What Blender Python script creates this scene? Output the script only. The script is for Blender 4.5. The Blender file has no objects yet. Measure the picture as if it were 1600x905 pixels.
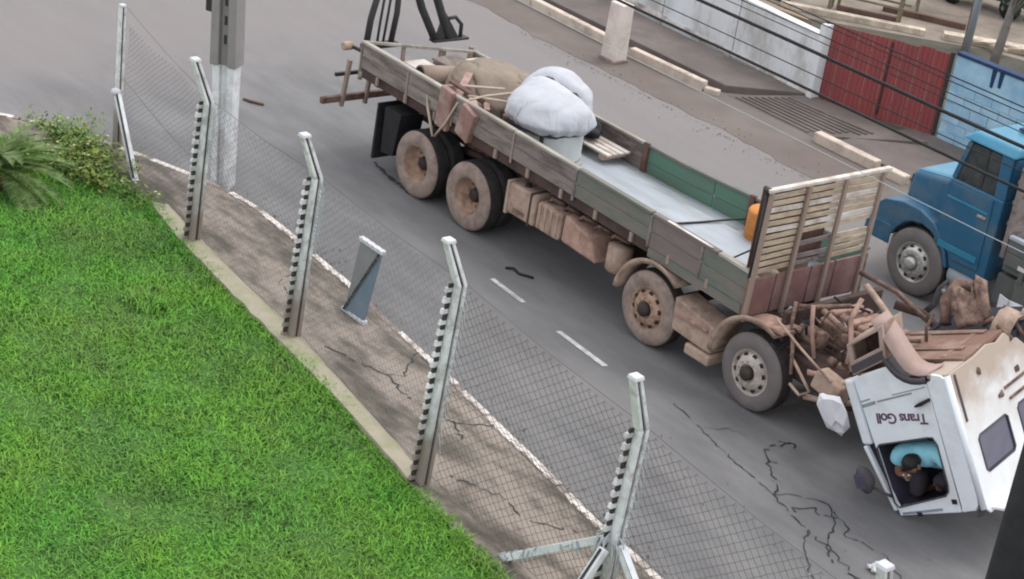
import bpy, bmesh, math, random
import numpy as np
from mathutils import Vector, Matrix, noise as mnoise
random.seed(7); rng = np.random.default_rng(7)
scene = bpy.context.scene
COL = scene.collection
PI = math.pi
# ------------------------------------------------------------------ camera, sky, sun, exposure
cam = bpy.data.objects.new('camera', bpy.data.cameras.new('camera')); COL.objects.link(cam); scene.camera = cam
pitch, roll, yaw = 0.428596, 0.160219, 0.821647
cp, sp, cy_, sy_ = math.cos(pitch), math.sin(pitch), math.cos(yaw), math.sin(yaw)
fw, up0, rt0 = Vector((0, cp, -sp)), Vector((0, sp, cp)), Vector((1, 0, 0))
rt = math.cos(roll)*rt0 + math.sin(roll)*up0; upv = -math.sin(roll)*rt0 + math.cos(roll)*up0
Z = Matrix.Rotation(yaw, 3, 'Z'); rt, upv, fw = Z@rt, Z@upv, Z@fw
cam.matrix_world = Matrix(((rt.x, upv.x, -fw.x, 14.9993), (rt.y, upv.y, -fw.y, -18.4922), (rt.z, upv.z, -fw.z, 11.9714), (0, 0, 0, 1)))
cam.data.sensor_width = 36; cam.data.lens = 68.628; cam.data.clip_end = 2000
w = bpy.data.worlds.new('World'); scene.world = w; w.use_nodes = True
nt = w.node_tree; bg = nt.nodes['Background']
sky = nt.nodes.new('ShaderNodeTexSky'); sky.sky_type = 'NISHITA'; sky.sun_disc = False
CLOUD = 6.6
SUN_EL, SUN_AZ = math.radians(66), math.radians(0)       # azimuth of the sun measured from +Y towards +X
sky.sun_elevation = SUN_EL; sky.sun_rotation = SUN_AZ; sky.air_density = 1.0; sky.dust_density = 4.0
hs = nt.nodes.new('ShaderNodeHueSaturation'); hs.inputs['Saturation'].default_value = 0.42
nt.links.new(sky.outputs[0], hs.inputs['Color']); cloud = nt.nodes.new('ShaderNodeMix'); cloud.data_type = 'RGBA'; cloud.inputs[0].default_value = .75; cloud.inputs[7].default_value = (CLOUD*.95, CLOUD*.985, CLOUD*1.06, 1)
nt.links.new(hs.outputs[0], cloud.inputs[6]); nt.links.new(cloud.outputs[2], bg.inputs['Color'])
bg.inputs['Strength'].default_value = 0.15
sun = bpy.data.objects.new('sun', bpy.data.lights.new('sun', 'SUN')); COL.objects.link(sun)
sun.data.energy = .8; sun.data.angle = math.radians(30); sun.data.color = (1, .97, .93)
sd = Vector((math.cos(SUN_EL)*math.sin(SUN_AZ), math.cos(SUN_EL)*math.cos(SUN_AZ), math.sin(SUN_EL)))
sun.rotation_euler = sd.to_track_quat('Z', 'Y').to_euler(); sun.location = (0, 0, 30)
scene.view_settings.view_transform = 'Standard'; scene.view_settings.look = 'None'
scene.view_settings.exposure = 0.72; scene.view_settings.gamma = 1
scene.render.engine = 'CYCLES'; scene.cycles.filter_width = 2.0

# ------------------------------------------------------------------ materials
def M(name, c, c2=None, scale=3., amt=.6, rough=.8, dirt=None, dscale=1.5, damt=.5, bump=.15, bscale=30., metal=0., stretch=(1, 1, 1), island=0., spec=.3, rnd=True):
    m = bpy.data.materials.new(name); m.use_nodes = True; t = m.node_tree; N = t.nodes; L = t.links
    b = N['Principled BSDF']; b.inputs['Roughness'].default_value = rough; b.inputs['Metallic'].default_value = metal
    b.inputs['Specular IOR Level'].default_value = spec
    tc = N.new('ShaderNodeTexCoord'); mp = N.new('ShaderNodeMapping'); mp.inputs['Scale'].default_value = stretch
    L.new(tc.outputs['Object'], mp.inputs['Vector'])
    oi = N.new('ShaderNodeObjectInfo'); ad = N.new('ShaderNodeVectorMath'); ad.operation = 'ADD'
    ml = N.new('ShaderNodeMath'); ml.operation = 'MULTIPLY'; ml.inputs[1].default_value = 17. if rnd else 0.
    L.new(oi.outputs['Random'], ml.inputs[0]); L.new(mp.outputs[0], ad.inputs[0]); L.new(ml.outputs[0], ad.inputs[1])
    vec = ad.outputs[0]
    def noise(s, d=5, r=.6):
        n = N.new('ShaderNodeTexNoise'); n.inputs['Scale'].default_value = s; n.inputs['Detail'].default_value = d; n.inputs['Roughness'].default_value = r
        L.new(vec, n.inputs['Vector']); return n
    def ramp(src, lo, hi):
        r = N.new('ShaderNodeMapRange'); r.inputs['From Min'].default_value = lo; r.inputs['From Max'].default_value = hi
        L.new(src, r.inputs['Value']); return r.outputs[0]
    def mix(f, a, bb):
        x = N.new('ShaderNodeMix'); x.data_type = 'RGBA'
        if isinstance(f, float): x.inputs[0].default_value = f
        else: L.new(f, x.inputs[0])
        for k, v in ((6, a), (7, bb)):
            if isinstance(v, tuple): x.inputs[k].default_value = (*v, 1)
            else: L.new(v, x.inputs[k])
        return x.outputs[2]
    def mul(a, k):
        x = N.new('ShaderNodeMath'); x.operation = 'MULTIPLY'; L.new(a, x.inputs[0]); x.inputs[1].default_value = k; return x.outputs[0]
    if c2 is None: c2 = tuple(v*.7 for v in c)
    col = mix(mul(ramp(noise(scale).outputs[0], .35, .65), amt), c, c2)
    if dirt: col = mix(mul(ramp(noise(dscale, 7, .68).outputs[0], .45, .62), damt), col, dirt)
    if island:
        g = N.new('ShaderNodeNewGeometry'); h = N.new('ShaderNodeHueSaturation'); L.new(col, h.inputs['Color'])
        L.new(ramp(g.outputs['Random Per Island'], -1/island*.5+.5-.5/island+.5/island, 1), h.inputs['Value']) if False else None
        r = N.new('ShaderNodeMapRange'); r.inputs['To Min'].default_value = 1-island; r.inputs['To Max'].default_value = 1+island
        L.new(g.outputs['Random Per Island'], r.inputs['Value']); L.new(r.outputs[0], h.inputs['Value']); col = h.outputs[0]
    L.new(col, b.inputs['Base Color'])
    if bump:
        bp = N.new('ShaderNodeBump'); bp.inputs['Strength'].default_value = bump; bp.inputs['Distance'].default_value = .02
        L.new(noise(bscale, 6).outputs[0], bp.inputs['Height']); L.new(bp.outputs[0], b.inputs['Normal'])
    m['_'] = 1
    return m
MUD = (.31, .20, .155)
A = {}
A['asphalt'] = M('asphalt', (.225, .217, .212), (.17, .165, .163), .9, 1., .9, (.12, .116, .116), .55, .55, .8, 120, stretch=(.45, 1.4, 1))
def dust_gradient(m, dust, dust2):
    t = m.node_tree; N = t.nodes; L = t.links; b = N['Principled BSDF']; src = b.inputs['Base Color'].links[0].from_socket
    tc = N.new('ShaderNodeTexCoord'); sx = N.new('ShaderNodeSeparateXYZ'); L.new(tc.outputs['Object'], sx.inputs[0])
    def rng_(sock, a, bb):
        r = N.new('ShaderNodeMapRange'); r.interpolation_type = 'SMOOTHSTEP'; r.inputs['From Min'].default_value = a; r.inputs['From Max'].default_value = bb; L.new(sock, r.inputs['Value']); return r.outputs[0]
    def mth(op, a, bb):
        x = N.new('ShaderNodeMath'); x.operation = op
        for k, v in enumerate((a, bb)):
            if isinstance(v, (int, float)): x.inputs[k].default_value = v
            else: L.new(v, x.inputs[k])
        return x.outputs[0]
    n1 = N.new('ShaderNodeTexNoise'); n1.inputs['Scale'].default_value = .7; n1.inputs['Detail'].default_value = 7; L.new(tc.outputs['Object'], n1.inputs['Vector'])
    mp = N.new('ShaderNodeMapping'); mp.inputs['Scale'].default_value = (.25, 1.6, 1); L.new(tc.outputs['Object'], mp.inputs['Vector'])
    n2 = N.new('ShaderNodeTexNoise'); n2.inputs['Scale'].default_value = 1.1; n2.inputs['Detail'].default_value = 6; L.new(mp.outputs[0], n2.inputs['Vector'])
    wob = mth('MULTIPLY', mth('SUBTRACT', n1.outputs[0], .5), 5.)
    wob2 = mth('MULTIPLY', mth('SUBTRACT', n2.outputs[0], .5), 3.)
    ax = rng_(mth('ADD', sx.outputs[0], wob), -11.5, -16.); ay = rng_(mth('ADD', sx.outputs[1], wob2), 2.5, 6.6)
    f = mth('MULTIPLY', mth('MAXIMUM', ax, ay), .92)
    x = N.new('ShaderNodeMix'); x.data_type = 'RGBA'; L.new(f, x.inputs[0]); L.new(src, x.inputs[6])
    y = N.new('ShaderNodeMix'); y.data_type = 'RGBA'; L.new(n2.outputs[0], y.inputs[0]); y.inputs[6].default_value = (*dust, 1); y.inputs[7].default_value = (*dust2, 1); L.new(y.outputs[2], x.inputs[7])
    L.new(x.outputs[2], b.inputs['Base Color'])
dust_gradient(A['asphalt'], (.262, .235, .222), (.215, .195, .188))
A['dusty_asphalt'] = M('dusty_asphalt', (.30, .262, .24), (.24, .215, .20), .5, .9, .92, (.20, .185, .18), .6, .6, .2, 50, stretch=(.35, 1, 1))
A['verge'] = M('verge_soil', (.14, .116, .10), (.175, .147, .128), .9, .9, .95, (.12, .09, .075), .5, .5, .35, 25)
A['sidewalk'] = M('stained_concrete', (.275, .23, .19), (.15, .125, .105), 1.3, 1., .92, (.075, .066, .05), 1.3, 1., .6, 18, stretch=(.55, 1.5, 1))
A['kerbwhite'] = M('worn_whitewash', (.68, .63, .58), (.52, .46, .41), 5, .9, .85, (.22, .17, .14), 2.6, .8, .3, 40)
A['kerbgrey'] = M('kerb_concrete', (.26, .21, .18), None, 4, .7, .9, (.14, .11, .09), 2, .6, .3, 40)
A['cream'] = M('cream_concrete', (.60, .50, .41), (.48, .40, .33), 3, .8, .85, (.25, .19, .16), 2.2, .6, .3, 30)
A['strip'] = M('mossy_cement', (.33, .295, .21), (.38, .33, .26), 4, .8, .9, (.24, .26, .13), 2.3, .7, .4, 30)
A['lawn'] = M('turf_soil', (.06, .16, .028), (.05, .125, .022), 2, .9, .95, (.085, .095, .04), .9, .3, .4, 20)
A['grass'] = M('grass_blade', (.10, .29, .04), (.165, .325, .04), .5, 1., .75, (.115, .18, .06), .75, .55, 0, island=.5, spec=.15)
A['slab'] = M('dark_wet_concrete', (.12, .098, .088), (.17, .14, .125), .8, .9, .8, (.10, .085, .075), 1.5, .6, .3, 20)
A['whitewall'] = M('white_painted_wall', (.66, .67, .68), (.57, .57, .56), 1.5, .7, .85, (.28, .25, .21), 1.3, .6, .2, 20, stretch=(1, 1, .5))
A['pillar'] = M('offwhite_pillar', (.70, .62, .55), (.6, .52, .46), 2, .7, .85, (.34, .24, .19), 1.4, .5, .2, 30)
A['gatered'] = M('weathered_red_sheet', (.30, .066, .062), (.235, .058, .058), 2, .8, .75, (.19, .08, .075), 1.2, .35, .1, 20, stretch=(1, 1, .3))
A['darkmetal'] = M('dark_metal', (.03, .03, .033), (.05, .045, .043), 6, .7, .55, None, 1, 0, .1, 40)
A['blueblock'] = M('light_blue_paint', (.27, .45, .58), (.38, .54, .64), 2, .9, .85, (.16, .32, .46), 1.6, .5, .25, 25)
A['bluecap'] = M('navy_cap', (.012, .03, .08), (.02, .05, .12), 4, .7, .7)
A['yard'] = M('yard_surface', (.23, .185, .15), (.30, .25, .20), .8, .9, .95, (.13, .11, .085), .5, .7, .4, 12)
A['darkyard'] = M('dark_yard_ground', (.075, .07, .055), (.11, .095, .075), 1, .9, .95, (.05, .055, .035), 1.2, .6, .4, 12)
A['timber'] = M('old_timber', (.30, .22, .15), (.20, .145, .10), 3, .9, .85, None, 1, 0, .3, 30, stretch=(.3, 3, 3))
A['paletimber'] = M('pale_timber', (.62, .53, .42), (.45, .37, .29), 3, .8, .85, (.25, .2, .16), 3, .5, .3, 30)
A['olive'] = M('olive_steel', (.22, .19, .12), (.15, .12, .08), 5, .7, .7)
A['galv'] = M('galvanised_pole', (.36, .40, .42), (.28, .31, .33), 4, .6, .5)
A['chalk'] = M('chalky_white_concrete', (.82, .82, .82), (.66, .655, .65), 6, 1., .9, (.26, .23, .21), 5, .6, .5, 60)
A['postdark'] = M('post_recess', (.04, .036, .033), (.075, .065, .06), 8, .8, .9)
A['wire'] = M('rusty_mesh_wire', (.095, .08, .07), (.14, .12, .105), .8, 1., .7); A['wirepale'] = M('faded_mesh_wire', (.15, .14, .135), (.19, .18, .175), 1, .9, .7)
A['palewire'] = M('pale_wire', (.42, .44, .45), (.32, .34, .34), 6, .7, .7)
A['polegrey'] = M('grey_concrete_pole', (.27, .25, .235), (.22, .205, .195), 4, .7, .85)
SPLASH = 1
A['limewash'] = M('lime_washed_pole', (.74, .75, .755), (.62, .625, .625), 4, .8, .85, (.34, .31, .29), 3, .5, .3, 40)
A['black'] = M('black_rubber', (.014, .014, .016), (.03, .028, .028), 6, .6, .75)
A['tyremud'] = M('muddy_tyre', (.27, .20, .165), (.34, .26, .22), 4, .9, .9, (.14, .105, .09), 5, .6, .5, 60)
A['tyreclean'] = M('grey_tyre', (.14, .125, .12), (.18, .155, .145), 5, .8, .85, (.14, .115, .10), 3, .4, .3, 60)
A['tread'] = M('dark_tread', (.028, .025, .024), (.05, .042, .038), 6, .8, .85)
A['rimmud'] = M('muddy_rim', (.46, .32, .235), (.32, .19, .13), 7, .9, .75, (.16, .09, .06), 5, .6, .5, 40)
A['rimpale'] = M('pale_rim', (.50, .45, .40), (.38, .33, .29), 6, .8, .6, (.20, .13, .09), 5, .5, .2, 40)
A['hubdark'] = M('dark_hub', (.03, .024, .022), (.06, .04, .03), 8, .7, .6)
A['mud'] = M('mud_caked_steel', (.34, .225, .175), (.22, .14, .105), 7, .9, .85, (.075, .045, .036), 6, .85, .7, 40)
A['mudpink'] = M('pink_mud_steel', (.44, .28, .22), (.32, .195, .15), 7, .9, .85, (.15, .09, .07), 4, .6, .2, 40)
A['mudtan'] = M('tan_mud_steel', (.43, .315, .24), (.34, .24, .185), 5, .9, .85, (.17, .105, .08), 3.5, .65, .2, 40)
A['mudbrown'] = M('dark_brown_steel', (.10, .06, .048), (.16, .095, .075), 6, .8, .85, (.30, .2, .155), 6, .5, .6, 40)
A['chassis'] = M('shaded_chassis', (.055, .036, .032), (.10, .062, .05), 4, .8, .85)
A['boardgrey'] = M('greyish_board', (.285, .245, .21), (.215, .185, .165), 3, .9, .8, (.13, .10, .085), 2.6, .9, .45, 26, stretch=(.5, 1, 2.5))
A['boardgreen'] = M('faded_green_board', (.125, .145, .118), (.175, .168, .148), 3, .9, .75, (.20, .165, .14), 2.6, .9, .45, 26, stretch=(.5, 1, 2.5))
A['boardpink'] = M('faded_red_board', (.185, .15, .138), (.16, .13, .12), 3, .9, .75, (.20, .165, .15), 2.6, .9, .45, 26, stretch=(.5, 1, 2.5))
A['boardbrown'] = M('brown_board', (.20, .165, .15), (.26, .215, .20), 3, .9, .8, (.10, .08, .07), 2.6, .9, .45, 26, stretch=(.5, 1, 2.5))
A['greeninside'] = M('green_inner_board', (.095, .20, .14), (.12, .205, .155), 3, .7, .7, (.13, .13, .11), 1.6, .5, .2, 30, stretch=(.4, 1, 2))
A['rail'] = M('worn_rail', (.33, .31, .265), (.45, .41, .355), 4, .8, .7, (.15, .115, .09), 3, .6, .3, 40, stretch=(.3, 1, 1))
A['deck'] = M('worn_steel_deck', (.33, .355, .38), (.44, .475, .51), 1.1, .9, .5, (.22, .215, .20), .9, .7, .15, 20, metal=.1, stretch=(.35, 1.5, 1), spec=.4, rnd=False)
A['slat'] = M('cream_slat', (.55, .45, .32), (.43, .35, .25), 3, .8, .75, (.24, .17, .12), 2.5, .6, .3, 40, stretch=(.5, 1, 3))
A['slatwhite'] = M('whitish_slat', (.64, .60, .55), (.55, .47, .38), 3, .8, .75, (.3, .22, .16), 3, .5, .3, 40)
A['stake'] = M('grey_brown_stake', (.31, .235, .185), (.22, .155, .125), 3, .8, .8, (.36, .29, .24), 3, .5, .3, 40)
A['headred'] = M('dull_red_headboard', (.22, .115, .10), (.165, .088, .08), 3, .9, .75, (.27, .18, .16), 2, .6, .3, 40)
A['tarp'] = M('white_tarpaulin', (.49, .495, .52), (.42, .425, .45), 3, .6, .6, (.35, .34, .35), 2, .45, .35, 9)
A['drum'] = M('pale_grey_drum', (.50, .52, .50), (.42, .43, .41), 3, .8, .6, (.33, .31, .28), 2, .5)
A['canvas'] = M('beige_canvas', (.27, .22, .17), (.22, .175, .135), 3, .8, .9, (.22, .16, .115), 2, .5, .5, 25)
A['plankred'] = M('reddish_timber', (.30, .175, .145), (.24, .135, .11), 4, .9, .8, (.46, .35, .31), 3, .6, .3, 40)
A['plankpale'] = M('pinkish_pale_timber', (.52, .37, .30), (.42, .28, .22), 4, .8, .8, None, 1, 0, .3, 40)
A['darkwood'] = M('dark_timber', (.10, .055, .045), (.17, .10, .08), 4, .8, .85)
A['orange'] = M('rusty_orange_drum', (.52, .21, .045), (.40, .155, .04), 3, .8, .7, (.25, .12, .06), 3, .5, .2, 40)
A['whitepaint'] = M('white_cab_paint', (.80, .83, .87), (.74, .775, .81), 1.2, .7, .38, (.55, .55, .53), 1.3, .5, .05, 10, spec=.5)
A['rearwall'] = M('dusty_white_cab_back', (.60, .55, .47), (.52, .43, .34), 1.4, .9, .55, (.42, .31, .23), 1.0, .75, .1, 15)
def mud_band(m, lo, hi, mud):
    t = m.node_tree; N = t.nodes; L = t.links; b = N['Principled BSDF']; src = b.inputs['Base Color'].links[0].from_socket
    tc = N.new('ShaderNodeTexCoord'); sx = N.new('ShaderNodeSeparateXYZ'); L.new(tc.outputs['Object'], sx.inputs[0])
    n1 = N.new('ShaderNodeTexNoise'); n1.inputs['Scale'].default_value = 3.; n1.inputs['Detail'].default_value = 8; L.new(tc.outputs['Object'], n1.inputs['Vector'])
    a = N.new('ShaderNodeMath'); a.operation = 'MULTIPLY_ADD'; L.new(n1.outputs[0], a.inputs[0]); a.inputs[1].default_value = .9; L.new(sx.outputs[2], a.inputs[2])
    r = N.new('ShaderNodeMapRange'); r.interpolation_type = 'SMOOTHSTEP'; r.inputs['From Min'].default_value = lo+.45; r.inputs['From Max'].default_value = hi+.45; L.new(a.outputs[0], r.inputs['Value'])
    x = N.new('ShaderNodeMix'); x.data_type = 'RGBA'; L.new(r.outputs[0], x.inputs[0]); L.new(src, x.inputs[6]); x.inputs[7].default_value = (*mud, 1); L.new(x.outputs[2], b.inputs['Base Color'])
A['rearwall'] = M('muddy_white_cab_back', (.76, .77, .78), (.68, .68, .67), 1.4, .9, .5, (.55, .48, .41), 1.2, .5, .1, 15); mud_band(A['rearwall'], 1.2, 1.75, (.42, .335, .265))
mud_band(A['chalk'], 1.35, .35, (.27, .225, .19))
A['underbody'] = M('red_brown_underbody', (.22, .125, .09), (.18, .108, .08), 3, .9, .85, (.36, .26, .20), 2, .6, .4, 30)
A['archliner'] = M('pinkish_arch_liner', (.42, .31, .27), (.33, .235, .205), 3, .8, .8, (.36, .25, .2), 3, .5, .2, 30)
A['archdark'] = M('dark_grey_arch', (.065, .058, .066), (.09, .078, .085), 4, .7, .6)
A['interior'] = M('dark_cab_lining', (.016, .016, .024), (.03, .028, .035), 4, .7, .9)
A['glass'] = M('purple_grey_glass', (.075, .07, .11), (.095, .085, .12), 1.2, .7, .18, (.12, .115, .14), 2, .4, 0, spec=.6)
A['trim'] = M('grey_stripe', (.22, .25, .28), (.32, .34, .36), 8, .8, .6)
A['purple'] = M('purple_lettering', (.10, .045, .085), (.15, .08, .12), 20, .8, .6, None, 1, 0, 0)
A['skin'] = M('brown_skin', (.20, .105, .068), (.17, .085, .055), 12, .5, .55, None, 1, 0, .1, 90)
A['hair'] = M('black_hair', (.010, .009, .010), (.02, .018, .018), 30, .7, .6)
A['tealshirt'] = M('pale_teal_shirt', (.24, .60, .72), (.34, .66, .76), 6, .7, .8, None, 1, 0, .4, 25)
A['trousers'] = M('dark_trousers', (.028, .024, .032), (.045, .036, .042), 8, .7, .9, None, 1, 0, .4, 30)
A['bluepaint'] = M('blue_truck_paint', (.016, .10, .185), (.013, .08, .15), 1.5, .8, .52, (.075, .12, .155), 1.6, .75, .05, 12, spec=.5)
A['bluelight'] = M('bright_blue_roof', (.02, .19, .30), (.018, .155, .25), 1.5, .7, .4, (.10, .27, .36), 1.5, .4, .05, 12, spec=.5)
A['cabglass'] = M('dark_cab_glass', (.03, .034, .036), (.09, .085, .08), 5, .6, .12, None, 1, 0, 0, spec=.6)
A['chrome'] = M('dull_chrome', (.55, .54, .50), (.40, .38, .35), 8, .7, .35, (.22, .17, .14), 6, .5, .1, 40, metal=.5)
A['bedgrey'] = M('dark_grey_green_bed', (.085, .095, .09), (.12, .125, .115), 3, .8, .7, (.16, .14, .12), 2, .4, .2, 30)
A['leaf'] = M('shrub_leaf', (.075, .165, .025), (.17, .20, .03), 3, .9, .6, None, 1, 0, 0, island=.45)
A['flower'] = M('pale_yellow_flower', (.55, .50, .22), None, 5, .5, .7, None, 1, 0, 0)
A['frond'] = M('cycad_leaf', (.075, .14, .028), (.13, .185, .05), 3, .9, .5, None, 1, 0, 0, island=.5)
A['treeleaf'] = M('tree_leaf', (.055, .105, .05), (.085, .145, .075), 2, .9, .65, None, 1, 0, 0, island=.5)
A['bark'] = M('pale_bark', (.22, .20, .18), (.15, .13, .11), 6, .8, .9)
A['brownbark'] = M('fibrous_brown_stem', (.16, .075, .035), (.09, .05, .03), 10, .8, .95)
A['white'] = M('plain_white', (.60, .59, .61), (.5, .49, .5), 3, .6, .6, None, 1, 0, .2, 20)
A['boardblue'] = M('blue_grey_sheet', (.11, .16, .20), (.14, .19, .23), 3, .8, .5)
A['boarddull'] = M('dull_grey_sheet', (.17, .175, .175), (.22, .215, .21), 3, .8, .6)
A['marking'] = M('worn_white_marking', (.62, .60, .58), (.42, .40, .39), 6, .9, .8, (.2, .19, .19), 7, .6, .1, 50)
A['crackm'] = M('tar_crack', (.025, .025, .027), (.06, .058, .06), 6, .7, .9)
A['rope'] = M('pale_rope', (.50, .40, .32), (.40, .31, .25), 10, .7, .9)

# ------------------------------------------------------------------ mesh builder
class MB:
    def __init__(s): s.v = []; s.f = []; s.sm = []
    def add(s, vs, fs, smooth=False):
        o = len(s.v); s.v += [tuple(v) for v in vs]; s.f += [tuple(o+i for i in f) for f in fs]; s.sm += [smooth]*len(fs); return s
    def hexa(s, c):   # 8 corners: bottom ring 4, top ring 4
        return s.add(c, [(3, 2, 1, 0), (4, 5, 6, 7), (0, 1, 5, 4), (1, 2, 6, 5), (2, 3, 7, 6), (3, 0, 4, 7)])
    def box(s, x0, x1, y0, y1, z0, z1):
        return s.hexa([(x0, y0, z0), (x1, y0, z0), (x1, y1, z0), (x0, y1, z0), (x0, y0, z1), (x1, y0, z1), (x1, y1, z1), (x0, y1, z1)])
    def beam(s, a, b, wd, h, up=(0, 0, 1)):
        a, b = Vector(a), Vector(b); d = (b-a).normalized(); u = Vector(up)
        if abs(d.dot(u)) > .95: u = Vector((0, 1, 0))
        x = d.cross(u).normalized()*wd/2; y = x.cross(d).normalized()*h/2
        return s.hexa([a-x-y, a+x-y, a+x+y, a-x+y, b-x-y, b+x-y, b+x+y, b-x+y])
    def tube(s, pts, r, n=8, cap=True, smooth=True):
        pts = [Vector(p) for p in pts]; k = len(pts); rs = r if isinstance(r, (list, tuple)) else [r]*k
        vs = []; prev = None
        for i, p in enumerate(pts):
            d = (pts[min(i+1, k-1)]-pts[max(i-1, 0)]).normalized()
            if prev is None:
                prev = d.cross(Vector((0, 0, 1)) if abs(d.z) < .9 else Vector((1, 0, 0))).normalized()
            x = (prev-d*prev.dot(d)).normalized(); prev = x; y = d.cross(x)
            for j in range(n):
                a = 2*PI*j/n; vs.append(p+(x*math.cos(a)+y*math.sin(a))*rs[i])
        fs = [(i*n+j, i*n+(j+1) % n, (i+1)*n+(j+1) % n, (i+1)*n+j) for i in range(k-1) for j in range(n)]
        s.add(vs, fs, smooth)
        if cap:
            o = len(s.v)-len(vs); s.f += [tuple(o+j for j in range(n-1, -1, -1)), tuple(o+(k-1)*n+j for j in range(n))]; s.sm += [False]*2
        return s
    def lathe(s, prof, n=40, o=(0, 0, 0), axis='Y', smooth=True, a0=0, a1=2*PI):
        full = abs(a1-a0-2*PI) < 1e-6; m = n if full else n+1; vs = []
        for i in range(m):
            a = a0+(a1-a0)*i/n; c, sn = math.cos(a), math.sin(a)
            for (r, h) in prof:
                if axis == 'Y': vs.append((o[0]+r*c, o[1]+h, o[2]+r*sn))
                elif axis == 'Z': vs.append((o[0]+r*c, o[1]+r*sn, o[2]+h))
                else: vs.append((o[0]+h, o[1]+r*c, o[2]+r*sn))
        k = len(prof); fs = []
        for i in range(n):
            for j in range(k-1):
                a, b = i*k+j, ((i+1) % m)*k+j
                fs.append((a, b, b+1, a+1))
        return s.add(vs, fs, smooth)
    def strip(s, prof, d, thick=0.):   # prof: list of points, extruded by vector d
        d = Vector(d); k = len(prof); vs = [Vector(p) for p in prof]+[Vector(p)+d for p in prof]
        return s.add(vs, [(i, i+1, k+i+1, k+i) for i in range(k-1)], True)
    def poly(s, pts): return s.add(pts, [tuple(range(len(pts)))])
    def prism(s, pts, d):
        d = Vector(d); k = len(pts); vs = [Vector(p) for p in pts]+[Vector(p)+d for p in pts]
        return s.add(vs, [tuple(range(k-1, -1, -1)), tuple(range(k, 2*k))]+[(i, (i+1) % k, k+(i+1) % k, k+i) for i in range(k)])
    def xf(s, fn): s.v = [tuple(fn(Vector(v))) for v in s.v]; return s
    def mesh(s, name, mat):
        me = bpy.data.meshes.new(name); me.from_pydata(s.v, [], s.f); me.update()
        me.polygons.foreach_set('use_smooth', s.sm)
        bm = bmesh.new(); bm.from_mesh(me); bmesh.ops.recalc_face_normals(bm, faces=bm.faces); bm.to_mesh(me); bm.free()
        if mat: me.materials.append(A[mat])
        return me
WM = {}
def wm(o): return WM.get(o.name, Matrix.Identity(4))
def tag(o, label=None, cat=None, group=None, kind=None):
    for k, v in (('label', label), ('category', cat), ('group', group), ('kind', kind)):
        if v: o[k] = v
    return o
def thing(name, loc, label, cat, group=None, mat=None):
    o = bpy.data.objects.new(name, None); COL.objects.link(o); o.empty_display_size = .2
    m = mat if mat is not None else Matrix.Translation(loc); o.matrix_world = m; WM[o.name] = m.copy()
    return tag(o, label, cat, group)
def link(name, me, parent=None, world=None):
    o = bpy.data.objects.new(name, me); COL.objects.link(o)
    if parent is not None: o.parent = parent
    m = world if world is not None else (wm(parent) if parent is not None else Matrix.Identity(4))
    o.matrix_local = wm(parent).inverted() @ m if parent is not None else m
    WM[o.name] = m.copy(); return o
def build(mb, name, mat, parent=None, bevel=0., seg=2, local=False, label=None, kind=None, solid=0.):
    """vertices are in world coordinates (or in the parent's, with local=True)"""
    if parent is not None and not local:
        inv = wm(parent).inverted(); mb.v = [tuple(inv @ Vector(v)) for v in mb.v]
    o = link(name, mb.mesh(name, mat), parent)
    if solid:
        m = o.modifiers.new('solidify', 'SOLIDIFY'); m.thickness = solid; m.offset = 0
    if bevel:
        m = o.modifiers.new('bevel', 'BEVEL'); m.width = bevel; m.segments = seg; m.limit_method = 'ANGLE'; m.angle_limit = .6
    if label: o['label'] = label
    if kind: o['kind'] = kind
    return o
def inst(o, loc, rot=None, parent=None, name=None):    # copy sharing mesh, placed in world
    c = o.copy(); COL.objects.link(c); p = parent if parent is not None else o.parent
    c.parent = p; m = Matrix.Translation(loc) @ (rot.to_4x4() if rot else Matrix.Identity(4))
    c.matrix_local = wm(p).inverted() @ m if p is not None else m; WM[c.name] = m.copy(); return c
def holed(outer, holes, to3, th):      # flat panel with holes: to3(u,v)->point, th: thickness vector
    bm = bmesh.new()
    for lp in [outer]+holes:
        vs = [bm.verts.new(to3(*p)) for p in lp]
        for i in range(len(vs)): bm.edges.new((vs[i], vs[(i+1) % len(vs)]))
    bmesh.ops.triangle_fill(bm, use_beauty=True, use_dissolve=False, edges=bm.edges[:])
    if holes:
        pass
    r = bmesh.ops.extrude_face_region(bm, geom=bm.faces[:])
    bmesh.ops.translate(bm, verts=[g for g in r['geom'] if isinstance(g, bmesh.types.BMVert)], vec=Vector(th))
    bm.verts.index_update(); m = MB(); m.add([v.co[:] for v in bm.verts], [[v.index for v in f.verts] for f in bm.faces]); bm.free(); return m
def sheet(pts, z): return MB().poly([(p[0], p[1], z) for p in pts])
def noise2(x, y, s=1.): return math.sin(x*1.7*s+1.3*math.sin(y*2.1*s+.5))*.5+math.sin(y*2.9*s+1.1*math.sin(x*1.3*s))*.5

# ------------------------------------------------------------------ ground, road, pavements
tag(build(sheet([(-400, -400), (400, -400), (400, 400), (-400, 400)], -.03), 'ground', 'verge'), kind='structure')
KERB = [(-20, -14), (-15.2, -7.6), (-13.6, -5.75), (-12.59, -4.72), (-12.1, -4.28), (-11.38, -3.86), (-9.98, -3.24), (-9.36, -3.03), (-8.81, -2.84), (-8.11, -2.74), (-7.35, -2.76), (-6.17, -2.86), (-4.84, -2.98), (-3.13, -3.22), (-2.01, -3.36), (-.13, -3.65), (1.64, -3.94), (2.71, -4.05), (6, -4.4), (30, -7)]
SIN = [(-20, -19), (-12.9, -6.6), (-11.5, -5.0), (-10.2, -4.25), (-8.67, -4.22), (-7.86, -4.41), (-6.73, -4.58), (-5.04, -4.78), (-3.67, -4.94), (-1.73, -5.16), (-.25, -5.45), (1.0, -5.62), (2.4, -5.8), (6, -6.3), (30, -9)]
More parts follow.
